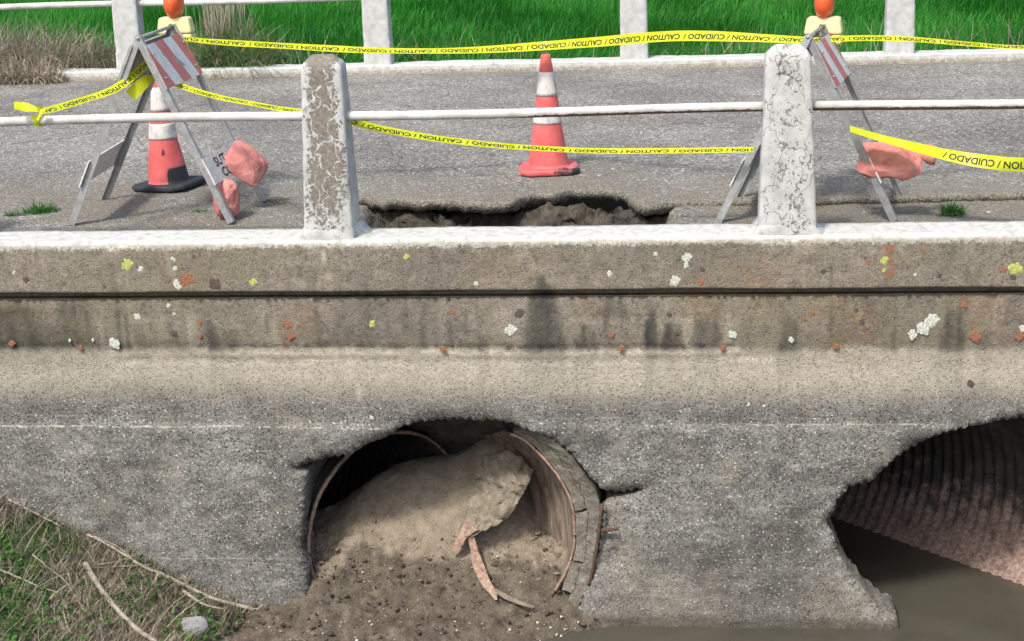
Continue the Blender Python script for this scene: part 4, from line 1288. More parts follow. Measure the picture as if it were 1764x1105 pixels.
FAR = empty('bridge_railing', (0, 6.88, 0.03), 'far white railing with clean posts in front of the green field', 'railing')
def fobj(name, me, loc=(0, 0, 0)):
    o = obj(name, me, FAR)
    o.location = (loc[0], loc[1] - 6.88, loc[2] - 0.03)
    return o
mF = post_mesh(0.255, 0.225, 0.20, 0.16, 0.92, pF, 0.15, 9)
XF = onY(650, 110, 6.8)[0]; XG = onY(222, 110, 6.8)[0]
SF = XF - XG
fx = [XG - SF, XG, XF, XF + SF, XF + 2 * SF, XF + 3 * SF]
for xx in fx:
    fobj('post', mF, (xx, 6.90, 0.02))
for a, b in zip(fx[:-1], fx[1:]):
    fobj('rail', rail_mesh(a + .08, b - .08, 6.90, 0.63, 0.028, lambda x, g: 0.10 + 0.1 * (g < -0.5)), (0, 0, 0))

# ================================================================== CONES
def lathe(prof, ns=40):
    V = []; F = []
    for (r, z) in prof:
        for k in range(ns):
            a = 2 * math.pi * k / ns
            V.append((r * math.cos(a), r * math.sin(a), z))
    for i in range(len(prof) - 1):
        for k in range(ns):
            k2 = (k + 1) % ns
            F.append((i * ns + k, i * ns + k2, (i + 1) * ns + k2, (i + 1) * ns + k))
    return np.array(V), F
def make_cone(loc, rz, tilt, label, tar_fn, dark_base, dent):
    t = empty('traffic_cone', loc, label, 'traffic cone', 'traffic cones on the road', rz)
    t.rotation_euler = (tilt[0], tilt[1], rz)
    H = 0.72
    rad = lambda z: 0.030 + (0.128 - 0.030) * (1 - (z - 0.03) / (H - 0.03))
    def shape(V):
        n = fbm(V, 4, 3, 0.5, 3)
        d = dent * n * sstep(0.03, 0.2, V[:, 2]) * 0.02
        V[:, 0] += d; V[:, 1] += d * 0.6
        return V
    zs = np.linspace(0.034, H, 34)
    prof = [(0.150, 0.030), (0.140, 0.033)] + [(rad(z), z) for z in zs] + [(0.024, H + 0.006), (0.018, H + 0.004), (0.016, H - 0.05)]
    V, F = lathe(prof)
    V = shape(V)
    obj('cone_body', mesh('cone_body', V, F, MT['cone'], True, {'tar': tar_fn(V)}), t)
    for z0, z1 in ((0.305, 0.400), (0.475, 0.620)):
        zs = np.linspace(z0, z1, 8)
        prof = [(rad(z0) + 0.0003, z0)] + [(rad(z) + 0.0030, z) for z in zs] + [(rad(z1) + 0.0003, z1)]
        V, F = lathe(prof)
        V = shape(V)
        obj('reflective_band', mesh('reflective_band', V, F, MT['band'], True, {'tar': tar_fn(V) * 0.9}), t)
    # square base with cut corners
    bm = bmesh.new()
    rows = []
    for (s, z) in ((0.98, 0.0), (1.0, 0.008), (1.0, 0.022), (0.95, 0.032), (0.70, 0.036)):
        w = 0.185 * s; c = 0.05 * s
        cs = [(-w + c, -w), (w - c, -w), (w, -w + c), (w, w - c), (w - c, w), (-w + c, w), (-w, w - c), (-w, -w + c)]
        rows.append([bm.verts.new((x, y, z + 0.004 * math.sin(x * 13 + y * 9) * (s > .9) + 0.004 * (s > .9))) for x, y in cs])
    bm.faces.new(rows[0][::-1]); bm.faces.new(rows[-1])
    for a, b in zip(rows[:-1], rows[1:]):
        for k in range(8):
            bm.faces.new((a[k], a[(k + 1) % 8], b[(k + 1) % 8], b[k]))
    me = bm_mesh('base', bm, MT['rubber'] if dark_base else MT['cone'])
    if not dark_base:
        at = me.attributes.new('tar', 'FLOAT', 'POINT')
        at.data.foreach_set('value', [0.30 + (0.28 if (v.co.x > 0.05 and v.co.y < -0.1) else 0) + (0.25 if (v.co.x < -0.15 and v.co.y > 0) else 0) for v in me.vertices])
    obj('base', me, t)
    return t
pc = onZ(945, 296, ROAD_Z)
make_cone((pc[0], pc[1] + 0.02, ROAD_Z), math.radians(8), (0, 0), 'clean orange traffic cone with two white bands standing alone behind the sinkhole',
          lambda V: 0.12 * np.ones(len(V)), False, 0.3)
pc = onZ(291, 323, ROAD_Z)
def tarL(V):
    a = np.arctan2(V[:, 1], V[:, 0])
    low = sstep(0.16, 0.10, V[:, 2]) * sstep(-1.35, -0.75, a) * (a < 0.9)
    run = sstep(0.13, 0.03, np.abs(a + 1.35 - 0.9 * sstep(0.25, 0.62, V[:, 2]) * 0.15)) * sstep(0.32, 0.42, V[:, 2])
    sm = np.exp(-((a + 1.15) / 0.18) ** 2 - ((V[:, 2] - 0.235) / 0.06) ** 2)
    return np.clip(0.1 + 0.9 * low + 0.5 * run + 0.55 * sm, 0, 1)
make_cone((pc[0], pc[1] + 0.02, ROAD_Z), math.radians(-14), (0, math.radians(-2.0)), 'dirty orange traffic cone with black base under the left striped barricade', tarL, True, 1.0)

# ================================================================== BARRICADES
def rotz(p, a):
    c, s = math.cos(a), math.sin(a)
    return np.array([p[0] * c - p[1] * s, p[0] * s + p[1] * c, p[2]])
def box_between(bm, a, b, u, v, w, t):
    """bar from a to b with section w (along u) x t (along v)"""
    a, b, u, v = [np.asarray(q, float) for q in (a, b, u, v)]
    vs = []
    for p in (a, b):
        for (i, j) in ((-1, -1), (1, -1), (1, 1), (-1, 1)):
            vs.append(bm.verts.new(p + u * w / 2 * i + v * t / 2 * j))
    for f in ((3, 2, 1, 0), (4, 5, 6, 7), (0, 1, 5, 4), (1, 2, 6, 5), (2, 3, 7, 6), (3, 0, 4, 7)):
        bm.faces.new([vs[k] for k in f])
def text_mesh(body, size, extrude=0.0, bold=0.0):
    cu = bpy.data.curves.new('txt', 'FONT')
    cu.body = body
    cu.size = size
    cu.offset = bold
    cu.resolution_u = 3
    cu.align_x = 'LEFT'
    o = bpy.data.objects.new('txt', cu)
    C.objects.link(o)
    dg = bpy.context.evaluated_depsgraph_get()
    me = bpy.data.meshes.new_from_object(o.evaluated_get(dg))
    V = np.array([v.co[:] for v in me.vertices])
    F = [tuple(p.vertices) for p in me.polygons]
    bpy.data.objects.remove(o); bpy.data.curves.remove(cu); bpy.data.meshes.remove(me)
    return V, F
def make_barricade(FL, RLv, FR, RR, apexF, label, light, sign_text, rust=0):
    """feet: front-left, rear-left, front-right, rear-right; apexF above the front pair"""
    FL, RLv, FR, RR, apexF = [np.asarray(p, float) for p in (FL, RLv, FR, RR, apexF)]
    depth = ((RLv + RR) - (FL + FR)) / 2
    depth[2] = 0
    apexR = apexF + depth
    base = (FL + FR + RLv + RR) / 4
    base[2] = ROAD_Z
    t = empty('barricade', base, label, 'barricade', 'folding barricades beside the sinkhole')
    def bobj(name, me, parent=t):
        o = obj(name, me, parent)
        if parent is t:
            o.location = tuple(-base)
        return o
    dd = depth / np.linalg.norm(depth)
    for side, (f, r) in (('l', (FL, RLv)), ('r', (FR, RR))):
        sgn = -1 if side == 'l' else 1
        offs = np.array([sgn * 0.012, 0, 0])
        legd = (f - apexF); legd /= np.linalg.norm(legd)
        nrm = np.cross(legd, dd); nrm /= np.linalg.norm(nrm)
        if nrm[0] * sgn < 0: nrm = -nrm
        for foot, top, inner in ((f, apexF, 1), (r, apexR, -1)):
            bm = bmesh.new()
            # angle iron: two flanges
            box_between(bm, top + offs, foot + offs * 0, dd, nrm, 0.036, 0.004)
            box_between(bm, top + offs - dd * inner * 0.0175 - nrm * 0.0185, foot - dd * inner * 0.0175 - nrm * 0.0185, nrm, dd, 0.033, 0.0035)
            bobj('leg', bm_mesh('leg', bm, MT['steel']))
        def P(s, q, lift):      # s along the leg 0..1, q across 0 front .. 1 rear
            a = apexF + (f - apexF) * s
            b = apexR + (r - apexR) * s
            return a + (b - a) * q + nrm * lift
        # striped board
        nu, nv = 40, 20
        s0, s1, q0, q1 = 0.055, 0.285, -0.045, 1.045
        V = []; st = []
        for i in range(nu):
            for j in range(nv):
                q = q0 + (q1 - q0) * i / (nu - 1); s = s0 + (s1 - s0) * j / (nv - 1)
                V.append(P(s, q, 0.020))
        V = np.array(V)
        bm = bmesh.new()
        def quadbox(c00, c10, c11, c01, th):
            vs = [bm.verts.new(p) for p in (c00, c10, c11, c01)] + [bm.verts.new(p - nrm * th) for p in (c00, c10, c11, c01)]
            for ff in ((0, 1, 2, 3), (7, 6, 5, 4), (0, 4, 5, 1), (1, 5, 6, 2), (2, 6, 7, 3), (3, 7, 4, 0)):
                bm.faces.new([vs[k] for k in ff])
        quadbox(P(s0, q0, 0.018), P(s0, q1, 0.018), P(s1, q1, 0.018), P(s1, q0, 0.018), 0.012)
        board = bobj('board', bm_mesh('board', bm, MT['boardback']))
        # reflective sheeting with diagonal stripes, cut as strips
        L = np.linalg.norm(apexR - apexF) * (q1 - q0); Hh = np.linalg.norm(f - apexF) * (s1 - s0)
        pts2, fac, strp = [], [], []
        W = 0.150
        def clip(poly, axis, lim, keep_less):
            out = []
            for i in range(len(poly)):
                a, b = poly[i], poly[(i + 1) % len(poly)]
                ina = (a[axis] <= lim) if keep_less else (a[axis] >= lim)
                inb = (b[axis] <= lim) if keep_less else (b[axis] >= lim)
                if ina: out.append(a)
                if ina != inb:
                    tt = (lim - a[axis]) / (b[axis] - a[axis])
                    out.append((a[0] + (b[0] - a[0]) * tt, a[1] + (b[1] - a[1]) * tt))
            return out
        k = -4
        slope = -0.55 if side == 'r' else 0.55
        while k < 10:
            # stripe k between x = k*W + slope*y
            poly = [(k * W, 0), ((k + 1) * W, 0), ((k + 1) * W - slope * Hh, Hh), (k * W - slope * Hh, Hh)]
            poly = clip(clip(poly, 0, 0.0, False), 0, L, True) if poly else []
            if len(poly) >= 3:
                o = len(pts2)
                pts2 += poly
                fac.append(tuple(range(o, o + len(poly))))
                strp += [float(k % 2)] * len(poly)
            k += 1
        V = [P(s0 + (s1 - s0) * p[1] / Hh, q0 + (q1 - q0) * p[0] / L, 0.0195) for p in pts2]
        obj('reflective_sheet', mesh('reflective_sheet', V, fac, MT['stripes'], False, {'stripe': strp}), board)
        # bolts
        for q in (0.04, 0.96):
            for s in (s0 + 0.05, s1 - 0.05):
                c = P(s, q, 0.020)
                vv, ffc = tube([c, c + nrm * 0.006], 0.008, 8)
                obj('bolt', mesh('bolt', vv, ffc, MT['steel'], False), board)
        # lower sign panel
        bm = bmesh.new()
        s0, s1, q0, q1 = 0.66, 0.80, -0.06, 1.04
        quadbox(P(s0, q0, 0.016), P(s0, q1, 0.016), P(s1, q1, 0.016), P(s1, q0, 0.016), 0.008)
        panel = bobj('sign_panel', bm_mesh('sign_panel', bm, MT['sign']))
        if side == 'r' and sign_text:
            Lq = np.linalg.norm(P(0.7, q1, 0) - P(0.7, q0, 0)); Hs = np.linalg.norm(P(s1, 0, 0) - P(s0, 0, 0))
            for body, x0, y0 in sign_text:
                tv, tf = text_mesh(body, 0.075, bold=0.002)
                VV = [P(s0 + (s1 - s0) * (y0 - v[1]) / Hs, q0 + (q1 - q0) * (x0 + v[0] * 1.35) / Lq, 0.0175) for v in tv]
                obj('lettering', mesh('lettering', VV, tf, MT['ink'], False), panel)
    # hinge bar at the top
    vv, ff = tube([apexF - dd * 0.025 + np.array([0, 0, -0.012]), apexR + dd * 0.025 + np.array([0, 0, -0.012])], 0.010, 8)
    bobj('hinge_bar', mesh('hinge_bar', vv, ff, MT['steel']))
    # warning light on the rear end
    lc = apexF + depth * light - np.array([0, 0, 0.115])
    build_lamp(bobj, lc, math.atan2(depth[1], depth[0]) - math.pi / 2)
    return t
def build_lamp(bobj, c, ang):
    def pl(p):
        return rotz(np.asarray(p, float), ang) + c
    # battery case: rounded body in two halves
    def rbox(w0, w1, d0, d1, z0, z1, bev):
        bm = bmesh.new()
        rows = []
        for (f, z) in ((0, z0), (0.5, (z0 + z1) / 2), (1, z1)):
            w = w0 + (w1 - w0) * f; d = d0 + (d1 - d0) * f
            rows.append([bm.verts.new((x, y, z)) for x, y in ((-w, -d), (w, -d), (w, d), (-w, d))])
        bm.faces.new(rows[0][::-1]); bm.faces.new(rows[-1])
        for a, b in zip(rows[:-1], rows[1:]):
            for k in range(4):
                bm.faces.new((a[k], a[(k + 1) % 4], b[(k + 1) % 4], b[k]))
        bmesh.ops.bevel(bm, geom=list(bm.edges), offset=bev, segments=3, affect='EDGES', profile=0.5)
        for v in bm.verts:
            v.co = Vector(pl(v.co))
        return bm
    lower = bobj('warning_light', bm_mesh('warning_light', rbox(0.100, 0.104, 0.05, 0.052, 0.0, 0.052, 0.010), MT['lampbox'], False))
    obj('case_top', bm_mesh('case_top', rbox(0.106, 0.090, 0.054, 0.042, 0.0545, 0.150, 0.016), MT['lampbox'], False), lower)
    bm = bmesh.new()
    box_between(bm, pl((-0.018, -0.060, 0.062)), pl((0.018, -0.060, 0.062)), (0, 0, 1), (0, 1, 0), 0.026, 0.012)
    obj('latch', bm_mesh('latch', bm, MT['steel']), lower)
    # lens: a domed disc seen edge-on, on a short neck
    prof = []
    R = 0.092
    for a in np.linspace(-math.pi / 2, math.pi / 2, 15):
        prof.append((R * math.cos(a) ** 0.7 if math.cos(a) > 1e-6 else 0.0001, 0.052 * math.sin(a)))
    V, F = lathe(prof, 32)
    V = np.array([pl((v[2], v[1], v[0] + 0.150 + 0.078)) for v in V])
    obj('lens', mesh('lens', V, F, MT['lens']), lower)
    vv, ff = tube([pl((0, 0, 0.148)), pl((0, 0, 0.166))], 0.036, 14)
    obj('neck', mesh('neck', vv, ff, MT['lens']), lower)

LF, LR, RF, RR = [onZ(*p, ROAD_Z) for p in ((120, 385), (176, 343), (403, 381), (457, 346))]
apL = onY(239, 62, 0.68)
make_barricade(LF, LR, RF, RR, apL, 'folding striped barricade standing astride the dirty cone, left of the brown post', 1.12, [('SUT', 0.13, 0.075), ('COUN', 0.17, 0.145)])
LF2, LR2, RF2, RR2 = [onZ(*p, ROAD_Z - 0.03) for p in ((1232, 383), (1265, 348), (1545, 378), (1560, 346))]
apR = (LF2 + RF2) / 2; apR[2] = onY(1390, 60, apR[1])[2]
make_barricade(LF2, LR2, RF2, RR2, apR, 'folding striped barricade behind the whiter post on the right', 1.12, [('SUT', 0.20, 0.075), ('COUN', 0.27, 0.145)])

# ================================================================== SANDBAGS
def pillow(name, c, size, rot, label, seed, pinch=0.0, knot=None, group='red sandbags on the barricades', fold=0.02, ears=0.06):
    nu, nv = 48, 32
    V = []
    for i in range(nu):
        a = 2 * math.pi * i / nu
        for j in range(nv):
            b = -math.pi / 2 + math.pi * j / (nv - 1)
            ca, sa, cb, sb = math.cos(a), math.sin(a), math.cos(b), math.sin(b)
            pw = lambda v, e: math.copysign(abs(v) ** e, v)
            V.append((pw(ca, 0.62) * pw(cb, 0.75), pw(sa, 0.62) * pw(cb, 0.75), pw(sb, 0.95)))
    V = np.array(V)
    r = np.hypot(V[:, 0], V[:, 1])
    V[:, 2] *= (1 - 0.55 * np.clip(r, 0, 1.3) ** 3 * 0.8)
    aa = np.arctan2(V[:, 1], V[:, 0])
    ear = np.abs(np.sin(2 * aa)) ** 3 * ears * np.clip(r, 0, 1.2) ** 2
    V[:, 0] *= 1 + ear; V[:, 1] *= 1 + ear
    V[:, 2] += 0.07 * np.sin(aa * 9 + 3 * np.sin(aa * 2)) * np.clip(r - 0.35, 0, 1) * np.sign(V[:, 2])
    n = fbm(V, 1.6, 3, 0.5, seed); n2 = fbm(V, 5, 3, 0.6, seed + 2)
    V = V * np.asarray(size)
    V += np.c_[0.3 * fold * n, 0.3 * fold * n, 0.8 * fold * n + 0.2 * fold * n2]
    if pinch:
        k = sstep(0.55, 1.0, V[:, 0] / size[0])
        V[:, 1] *= 1 - pinch * k; V[:, 2] *= 1 - pinch * k
    F = grid_faces(nu, nv, True)
    me = mesh(name, V, F, MT['sack'])
    t = empty('sandbag', c, label, 'sandbag', group)
    t.rotation_euler = rot
    obj('sack', me, t)
    if knot is not None:
        K = np.array(knot)
        vv, ff = tube(catmull(K, 12), np.interp(np.linspace(0, 1, 12), [0, .25, .5, .8, 1], [0.040, 0.018, 0.026, 0.055, 0.060]), 14)
        vv += 0.010 * np.c_[fbm(vv, 20, 2, seed=1), fbm(vv, 20, 2, seed=2), fbm(vv, 20, 2, seed=3)]
        obj('tied_neck', mesh('tied_neck', vv, ff, MT['sack']), t)
    return t
c = onY(424, 282, 1.02)
pillow('sack', c, (0.124, 0.108, 0.056), (math.radians(55), math.radians(40), math.radians(20)), 'plump red sandbag draped over the white sign panel of the left barricade', 1)
c = onY(389, 330, 0.80)
pillow('sack', (c[0], c[1], ROAD_Z + 0.105), (0.074, 0.108, 0.080), (math.radians(84), 0, math.radians(6)), 'small upright red sandbag on the ground under the sign panel', 7, fold=0.03, ears=0.02)
c = onY(1532, 278, 0.72)
pillow('sack', c, (0.165, 0.098, 0.070), (math.radians(55), math.radians(7), math.radians(2)), 'red sandbag with tied neck slung between the legs of the right barricade', 13, 0.25,
       [(0.135, 0.03, 0.0), (0.165, 0.045, 0.01), (0.185, 0.05, 0.012), (0.225, 0.058, 0.014)], fold=0.045, ears=0.12)

# ================================================================== CAUTION TAPE
CT = text_mesh('CAUTION / CUIDADO / ', 0.050, bold=0.0010)
CT_W = 0.0
CT_V = CT[0]; CT_F = CT[1]
CT_ADV = CT_V[:, 0].max() * 1.04
def make_tape(label, pts, texts=True, width=0.072, twist=(0.0,), extra=None, phase=0.0, sag=0.0):
    """pts: 3-D points left to right; twist: angles (radians) from facing the camera, spread along the length"""
    P = catmull(pts, 160)
    P = resample(P, 0.012)
    n = len(P)
    u = np.linspace(0, 1, n)
    P[:, 2] -= sag * 4 * u * (1 - u)
    T = np.gradient(P, axis=0); T /= np.linalg.norm(T, axis=1)[:, None]
    tw = np.interp(u, np.linspace(0, 1, len(twist)), twist)
    upv = np.array([0, 0, 1.0])
    side = np.cross(T, upv); side /= np.linalg.norm(side, axis=1)[:, None]      # roughly towards camera / away
    up = np.cross(side, T)
    Wd = up * np.cos(tw)[:, None] - side * np.sin(tw)[:, None]
    Nn = np.cross(T, Wd)
    Nn[(Nn @ np.array([0, -1.0, 0.25])) < 0] *= -1
    rows = 5
    V = []
    wob = fbm(np.c_[P * 6], 1, 2)
    for i in range(n):
        for j in range(rows):
            f = j / (rows - 1) - 0.5
            V.append(P[i] + Wd[i] * width * f + Nn[i] * (0.006 * (0.25 - f * f) * 4 * wob[i]))
    F = grid_faces(n, rows)
    t = empty('caution_tape', P[n // 2], label, 'caution tape', 'yellow caution tapes round the sinkhole')
    loc = -np.array(t.location)
    o = obj('tape_strip', mesh('tape_strip', V, F, MT['tape']), t); o.location = tuple(loc)
    if texts:
        d = np.r_[0, np.cumsum(np.linalg.norm(np.diff(P, axis=0), axis=1))]
        L = d[-1]
        s0 = phase
        AV = []; AF = []
        while s0 < L + CT_ADV:
            sv = s0 - CT_V[:, 0]                     # upside down: reads from right to left
            fv = -(CT_V[:, 1] - 0.012) / 0.072 * width
            for f in CT_F:
                ss = sv[list(f)]
                if ss.min() < 0.0 or ss.max() > L:
                    continue
                o0 = len(AV)
                for k in f:
                    s = sv[k]
                    p = np.array([np.interp(s, d, P[:, a]) for a in range(3)])
                    w = np.array([np.interp(s, d, Wd[:, a]) for a in range(3)])
                    nn = np.array([np.interp(s, d, Nn[:, a]) for a in range(3)])
                    ff = fv[k] / width
                    AV.append(p + w * fv[k] + nn * (0.006 * (0.25 - ff * ff) * 4 * np.interp(s, d, wob) + 0.0016))
                AF.append(tuple(range(o0, o0 + len(f))))
            s0 += CT_ADV
        if AF:
            o = obj('lettering', mesh('lettering', AV, AF, MT['ink'], False), t); o.location = tuple(loc)
    return t, loc
lampL = apL + np.array([-0.02, 0.5, 0.03])
# 1 upper tape, lamp of the left barricade -> cone tip -> right barricade
make_tape('long upper tape from the left warning light across the cone tip to the right', [onY(*p) for p in
          ((318, 66, 1.28), (365, 72, 1.33), (500, 80, 1.5), (640, 87, 1.62), (760, 88, 1.72), (850, 85, 1.80), (941, 79, 1.87), (1023, 73, 1.70), (1180, 62, 1.35), (1395, 70, 1.02))],
          width=0.062, twist=(1.25, 1.05, 1.1, 1.0, 1.15, 1.15, 0.95, 0.7, 0.5, 0.35, 0.4, 0.5, 0.9, 1.1), phase=0.35)
make_tape('thin upper tape running off to the right from the right barricade', [onY(*p) for p in
          ((1400, 70, 1.02), (1480, 66, 1.15), (1570, 68, 1.25), (1680, 77, 1.4), (1764, 82, 1.5), (2000, 84, 1.9))], width=0.05, twist=(1.0, 1.0, 1.1, 1.2, 1.2, 1.1), phase=0.2)
# 2 left tape: rail knot -> barricade
tk, lk_ = make_tape('tape tied to the near rail at far left, rising to the left barricade', [onY(*p) for p in
          ((66, 192, 0.10), (90, 188, 0.18), (135, 175, 0.36), (190, 157, 0.55), (222, 137, 0.68), (246, 116, 0.80), (262, 100, 0.9))], width=0.05, twist=(1.0, 1.05, 1.1, 0.9, 1.05, 1.15), phase=0.12)
def strip_on(t, loc, pts, width, twist, name='tail'):
    P = catmull(pts, 40)
    T = np.gradient(P, axis=0); T /= np.linalg.norm(T, axis=1)[:, None]
    side = np.cross(T, (0, 0, 1.0)); side /= np.linalg.norm(side, axis=1)[:, None] + 1e-9
    up = np.cross(side, T)
    tw = np.interp(np.linspace(0, 1, 40), np.linspace(0, 1, len(twist)), twist)
    Wd = up * np.cos(tw)[:, None] + side * np.sin(tw)[:, None]
    wdt = np.interp(np.linspace(0, 1, 40), np.linspace(0, 1, len(width)), width)
    V = []
    for i in range(40):
        for f in (-0.5, 0, 0.5):
            V.append(P[i] + Wd[i] * wdt[i] * f)
    o = obj(name, mesh(name, V, grid_faces(40, 3), MT['tape']), t); o.location = tuple(loc)
kx = onY(65, 205, 0.11)
ring = []
for a in np.linspace(0, 2 * math.pi * 2, 60):
    ring.append((kx[0] + 0.012 * math.sin(a * 0.7) - 0.006, 0.11 + 0.029 * math.cos(a), RZ + 0.006 * math.sin(kx[0] * 2.1 + 1) + 0.029 * math.sin(a)))
strip_on(tk, lk_, ring[:58], (0.03, 0.024, 0.03), (1.57, 1.5, 1.6), 'knot')
strip_on(tk, lk_, [onY(*p) for p in ((66, 190, .075), (52, 186, .06), (38, 184, .05), (24, 182, .03))], (0.03, 0.05, 0.05), (0.9, 0.5, 0.9))
strip_on(tk, lk_, [onY(*p) for p in ((66, 191, .07), (74, 186, .055), (70, 196, .05), (64, 208, .06))], (0.03, 0.035, 0.02), (0.4, 0.9, 0.3))
strip_on(tk, lk_, [onY(*p) for p in ((263, 134, .80), (252, 140, .74), (238, 152, .70), (224, 166, .68))], (0.03, 0.065, 0.072, 0.066), (0.3, 0.1, 0.2))
# 3 left barricade -> near post
make_tape('thin tape sloping down from the left barricade to the brown post', [onY(*p) for p in
          ((262, 128, 1.0), (310, 148, 0.9), (370, 166, 0.7), (430, 178, 0.5), (485, 188, 0.3), (518, 192, 0.20))], width=0.036, twist=(1.0, 0.95, 1.05, 1.1, 1.0), phase=0.3)
# 4 near post -> right barricade
make_tape('tape sloping from the brown post past the lone cone to the right barricade', [onY(*p) for p in
          ((600, 207, 0.16), (650, 221, 0.20), (720, 234, 0.26), (800, 245, 0.33), (900, 254, 0.42), (1023, 260, 0.52), (1150, 260, 0.54), (1298, 258, 0.55))], width=0.042, twist=(0.55, 0.75, 0.85, 1.0, 1.0, 0.95, 1.0, 1.0), phase=0.05)
# 5 right barricade -> off right
make_tape('wide tape with bold lettering sagging from the right barricade to the right edge', [onY(*p) for p in
          ((1464, 222, 0.57), (1510, 236, 0.57), (1570, 252, 0.55), (1640, 269, 0.48), (1700, 279, 0.42), (1764, 284, 0.36), (1900, 280, 0.25), (2130, 215, 0.12))], twist=(1.25, 1.15, 0.95, 0.4, 0.15, 0.1, 0.2, 0.5, 0.8), phase=1.03)

# ================================================================== VEGETATION
def blades(base, h, lean, width, az, tone, segs=3, curl=0.5):
    """arrays -> verts, faces, tone attr; each blade a tapered curved strip"""
    n = len(base)
    V = np.zeros((n, segs * 2 + 1, 3))
    d = np.c_[np.cos(az), np.sin(az), 0 * az]
    s = np.c_[-np.sin(az), np.cos(az), 0 * az]
    rot = RNG.uniform(-1.2, 1.2, n)
    s = s * np.cos(rot)[:, None] + d * np.sin(rot)[:, None]
    for k in range(segs + 1):
        f = k / segs
        ang = lean * (0.4 + curl * f * 1.6)
        hor = h * f * np.sin(np.minimum(ang, 1.5)); ver = h * f * np.cos(np.minimum(ang, 1.5))
        p = base + d * hor[:, None] + np.c_[0 * ver, 0 * ver, ver]
        if k < segs:
            w = (width * (1 - 0.75 * f))[:, None]
            V[:, 2 * k] = p - s * w / 2
            V[:, 2 * k + 1] = p + s * w / 2
        else:
            V[:, 2 * segs] = p
    idx = np.arange(n) * (segs * 2 + 1)
    quads = []
    for k in range(segs - 1):
        quads.append(np.c_[idx + 2 * k, idx + 2 * k + 1, idx + 2 * k + 3, idx + 2 * k + 2])
    tris = np.c_[idx + 2 * segs - 2, idx + 2 * segs - 1, idx + 2 * segs]
    return V.reshape(-1, 3), np.vstack(quads) if quads else np.zeros((0, 4), int), tris, np.repeat(tone, segs * 2 + 1)
def blade_mesh(name, parts, mat):
    Vs, Q, T, A = [], [], [], []
    o = 0
    for V, q, t, a in parts:
        Vs.append(V); Q.append(q + o); T.append(t + o); A.append(a); o += len(V)
    V = np.vstack(Vs); Q = np.vstack(Q); T = np.vstack(T); A = np.concatenate(A)
    me = bpy.data.meshes.new(name)
    nq, nt = len(Q), len(T)
    me.vertices.add(len(V)); me.vertices.foreach_set('co', V.astype(np.float32).ravel())
    me.loops.add(nq * 4 + nt * 3)
    me.loops.foreach_set('vertex_index', np.r_[Q.ravel(), T.ravel()].astype(np.int32))
    me.polygons.add(nq + nt)
    me.polygons.foreach_set('loop_start', np.r_[np.arange(nq) * 4, nq * 4 + np.arange(nt) * 3].astype(np.int32))
    me.polygons.foreach_set('use_smooth', np.ones(nq + nt, bool))
    me.update(calc_edges=True)
    at = me.attributes.new('tone', 'FLOAT', 'POINT'); at.data.foreach_set('value', A.astype(np.float32))
    me.materials.append(mat)
    return me
def clump_az(x, y, scale, spread):
    P = np.c_[x, y, 0 * x]
    return fbm(P, scale, 2, 0.5, 4) * 5 + RNG.normal(0, spread, len(x))

# field of grass behind the far railing
N = 95000
x = RNG.uniform(-13, 9, N); y = 7.05 + RNG.power(0.9, N) * 13
z = field_z(x, y)
dens = fbm(np.c_[x, y, 0 * x], 0.8, 3, 0.5, 2)
keep = dens > RNG.uniform(-1.6, 0.1, N) - 0.2
x, y, z, dens = x[keep], y[keep], z[keep], dens[keep]
n = len(x)
hh = RNG.uniform(0.22, 0.5, n) * (0.8 + 0.5 * dens)
hh *= 0.45 + 0.55 * sstep(7.0, 8.3, y)
tone = np.clip(0.47 + 0.55 * fbm(np.c_[x, y, 0 * x], 1.7, 3, 0.5, 5) + 0.6 * fbm(np.c_[x, y, 0 * x], 0.4, 3, 0.5, 15) + RNG.normal(0, 0.22, n), 0, 1)
obj('field_grass', blade_mesh('field_grass', [blades(np.c_[x, y, z - 0.02], hh, np.abs(RNG.normal(0.45, 0.3, n)), RNG.uniform(0.010, 0.022, n), clump_az(x, y, 0.7, 0.8), tone)], MT['grass']),
    None, 'dense vivid green grass of the field behind the far railing', 'grass', kind='stuff')

# dry clumps by the far kerb
def dry_clump(px0, px1, nb, hmax, lying, label, green=0.15, depth=0.8, front=7.0, wide=1.0):
    xa, xb = onZ(px0, 125, 0)[0], onZ(px1, 125, 0)[0]
    x = RNG.uniform(xa, xb, nb); y = RNG.uniform(front, front + depth, nb)
    fr = 1 - np.abs((x - (xa + xb) / 2) / ((xb - xa) / 2)) ** 3
    z = np.where(y < 7.0, ROAD_Z, field_z(x, y)) - 0.01
    base = np.array([(xa + xb) / 2, 7.3, -0.1])
    t = empty('dry_grass_clump', base, label, 'dry grass', 'dead grass along the far kerb')
    B = np.c_[x, y, z] - base
    h = hmax * RNG.uniform(0.3, 1.0, nb) * (0.4 + 0.6 * fr)
    pr = blades(B, h, np.abs(RNG.normal(0.9 if lying else 0.5, 0.4, nb)), wide * RNG.uniform(0.007, 0.016, nb), clump_az(x, y, 2.5, 1.2), np.clip(RNG.normal(0.42, 0.3, nb) + 0.35 * fbm(np.c_[x, y, 0 * x], 3, 2), 0, 1), 4)
    obj('dead_blades', blade_mesh('dead_blades', [pr], MT['straw']), t, kind='stuff')
    ng = int(nb * green)
    if ng:
        i = RNG.integers(0, nb, ng)
        pr = blades(B[i] + RNG.normal(0, 0.05, (ng, 3)) * (1, 1, 0), h[i] * 0.9, np.abs(RNG.normal(0.5, 0.3, ng)), RNG.uniform(0.008, 0.014, ng), RNG.uniform(0, 6.3, ng), RNG.uniform(0.1, 0.8, ng), 3)
        obj('green_blades', blade_mesh('green_blades', [pr], MT['weed']), t, kind='stuff')
    return t
dry_clump(-260, 200, 11000, 0.80, True, 'tangled brown dead brush at far left beside the far white post', 0.10, 1.9, 7.02)
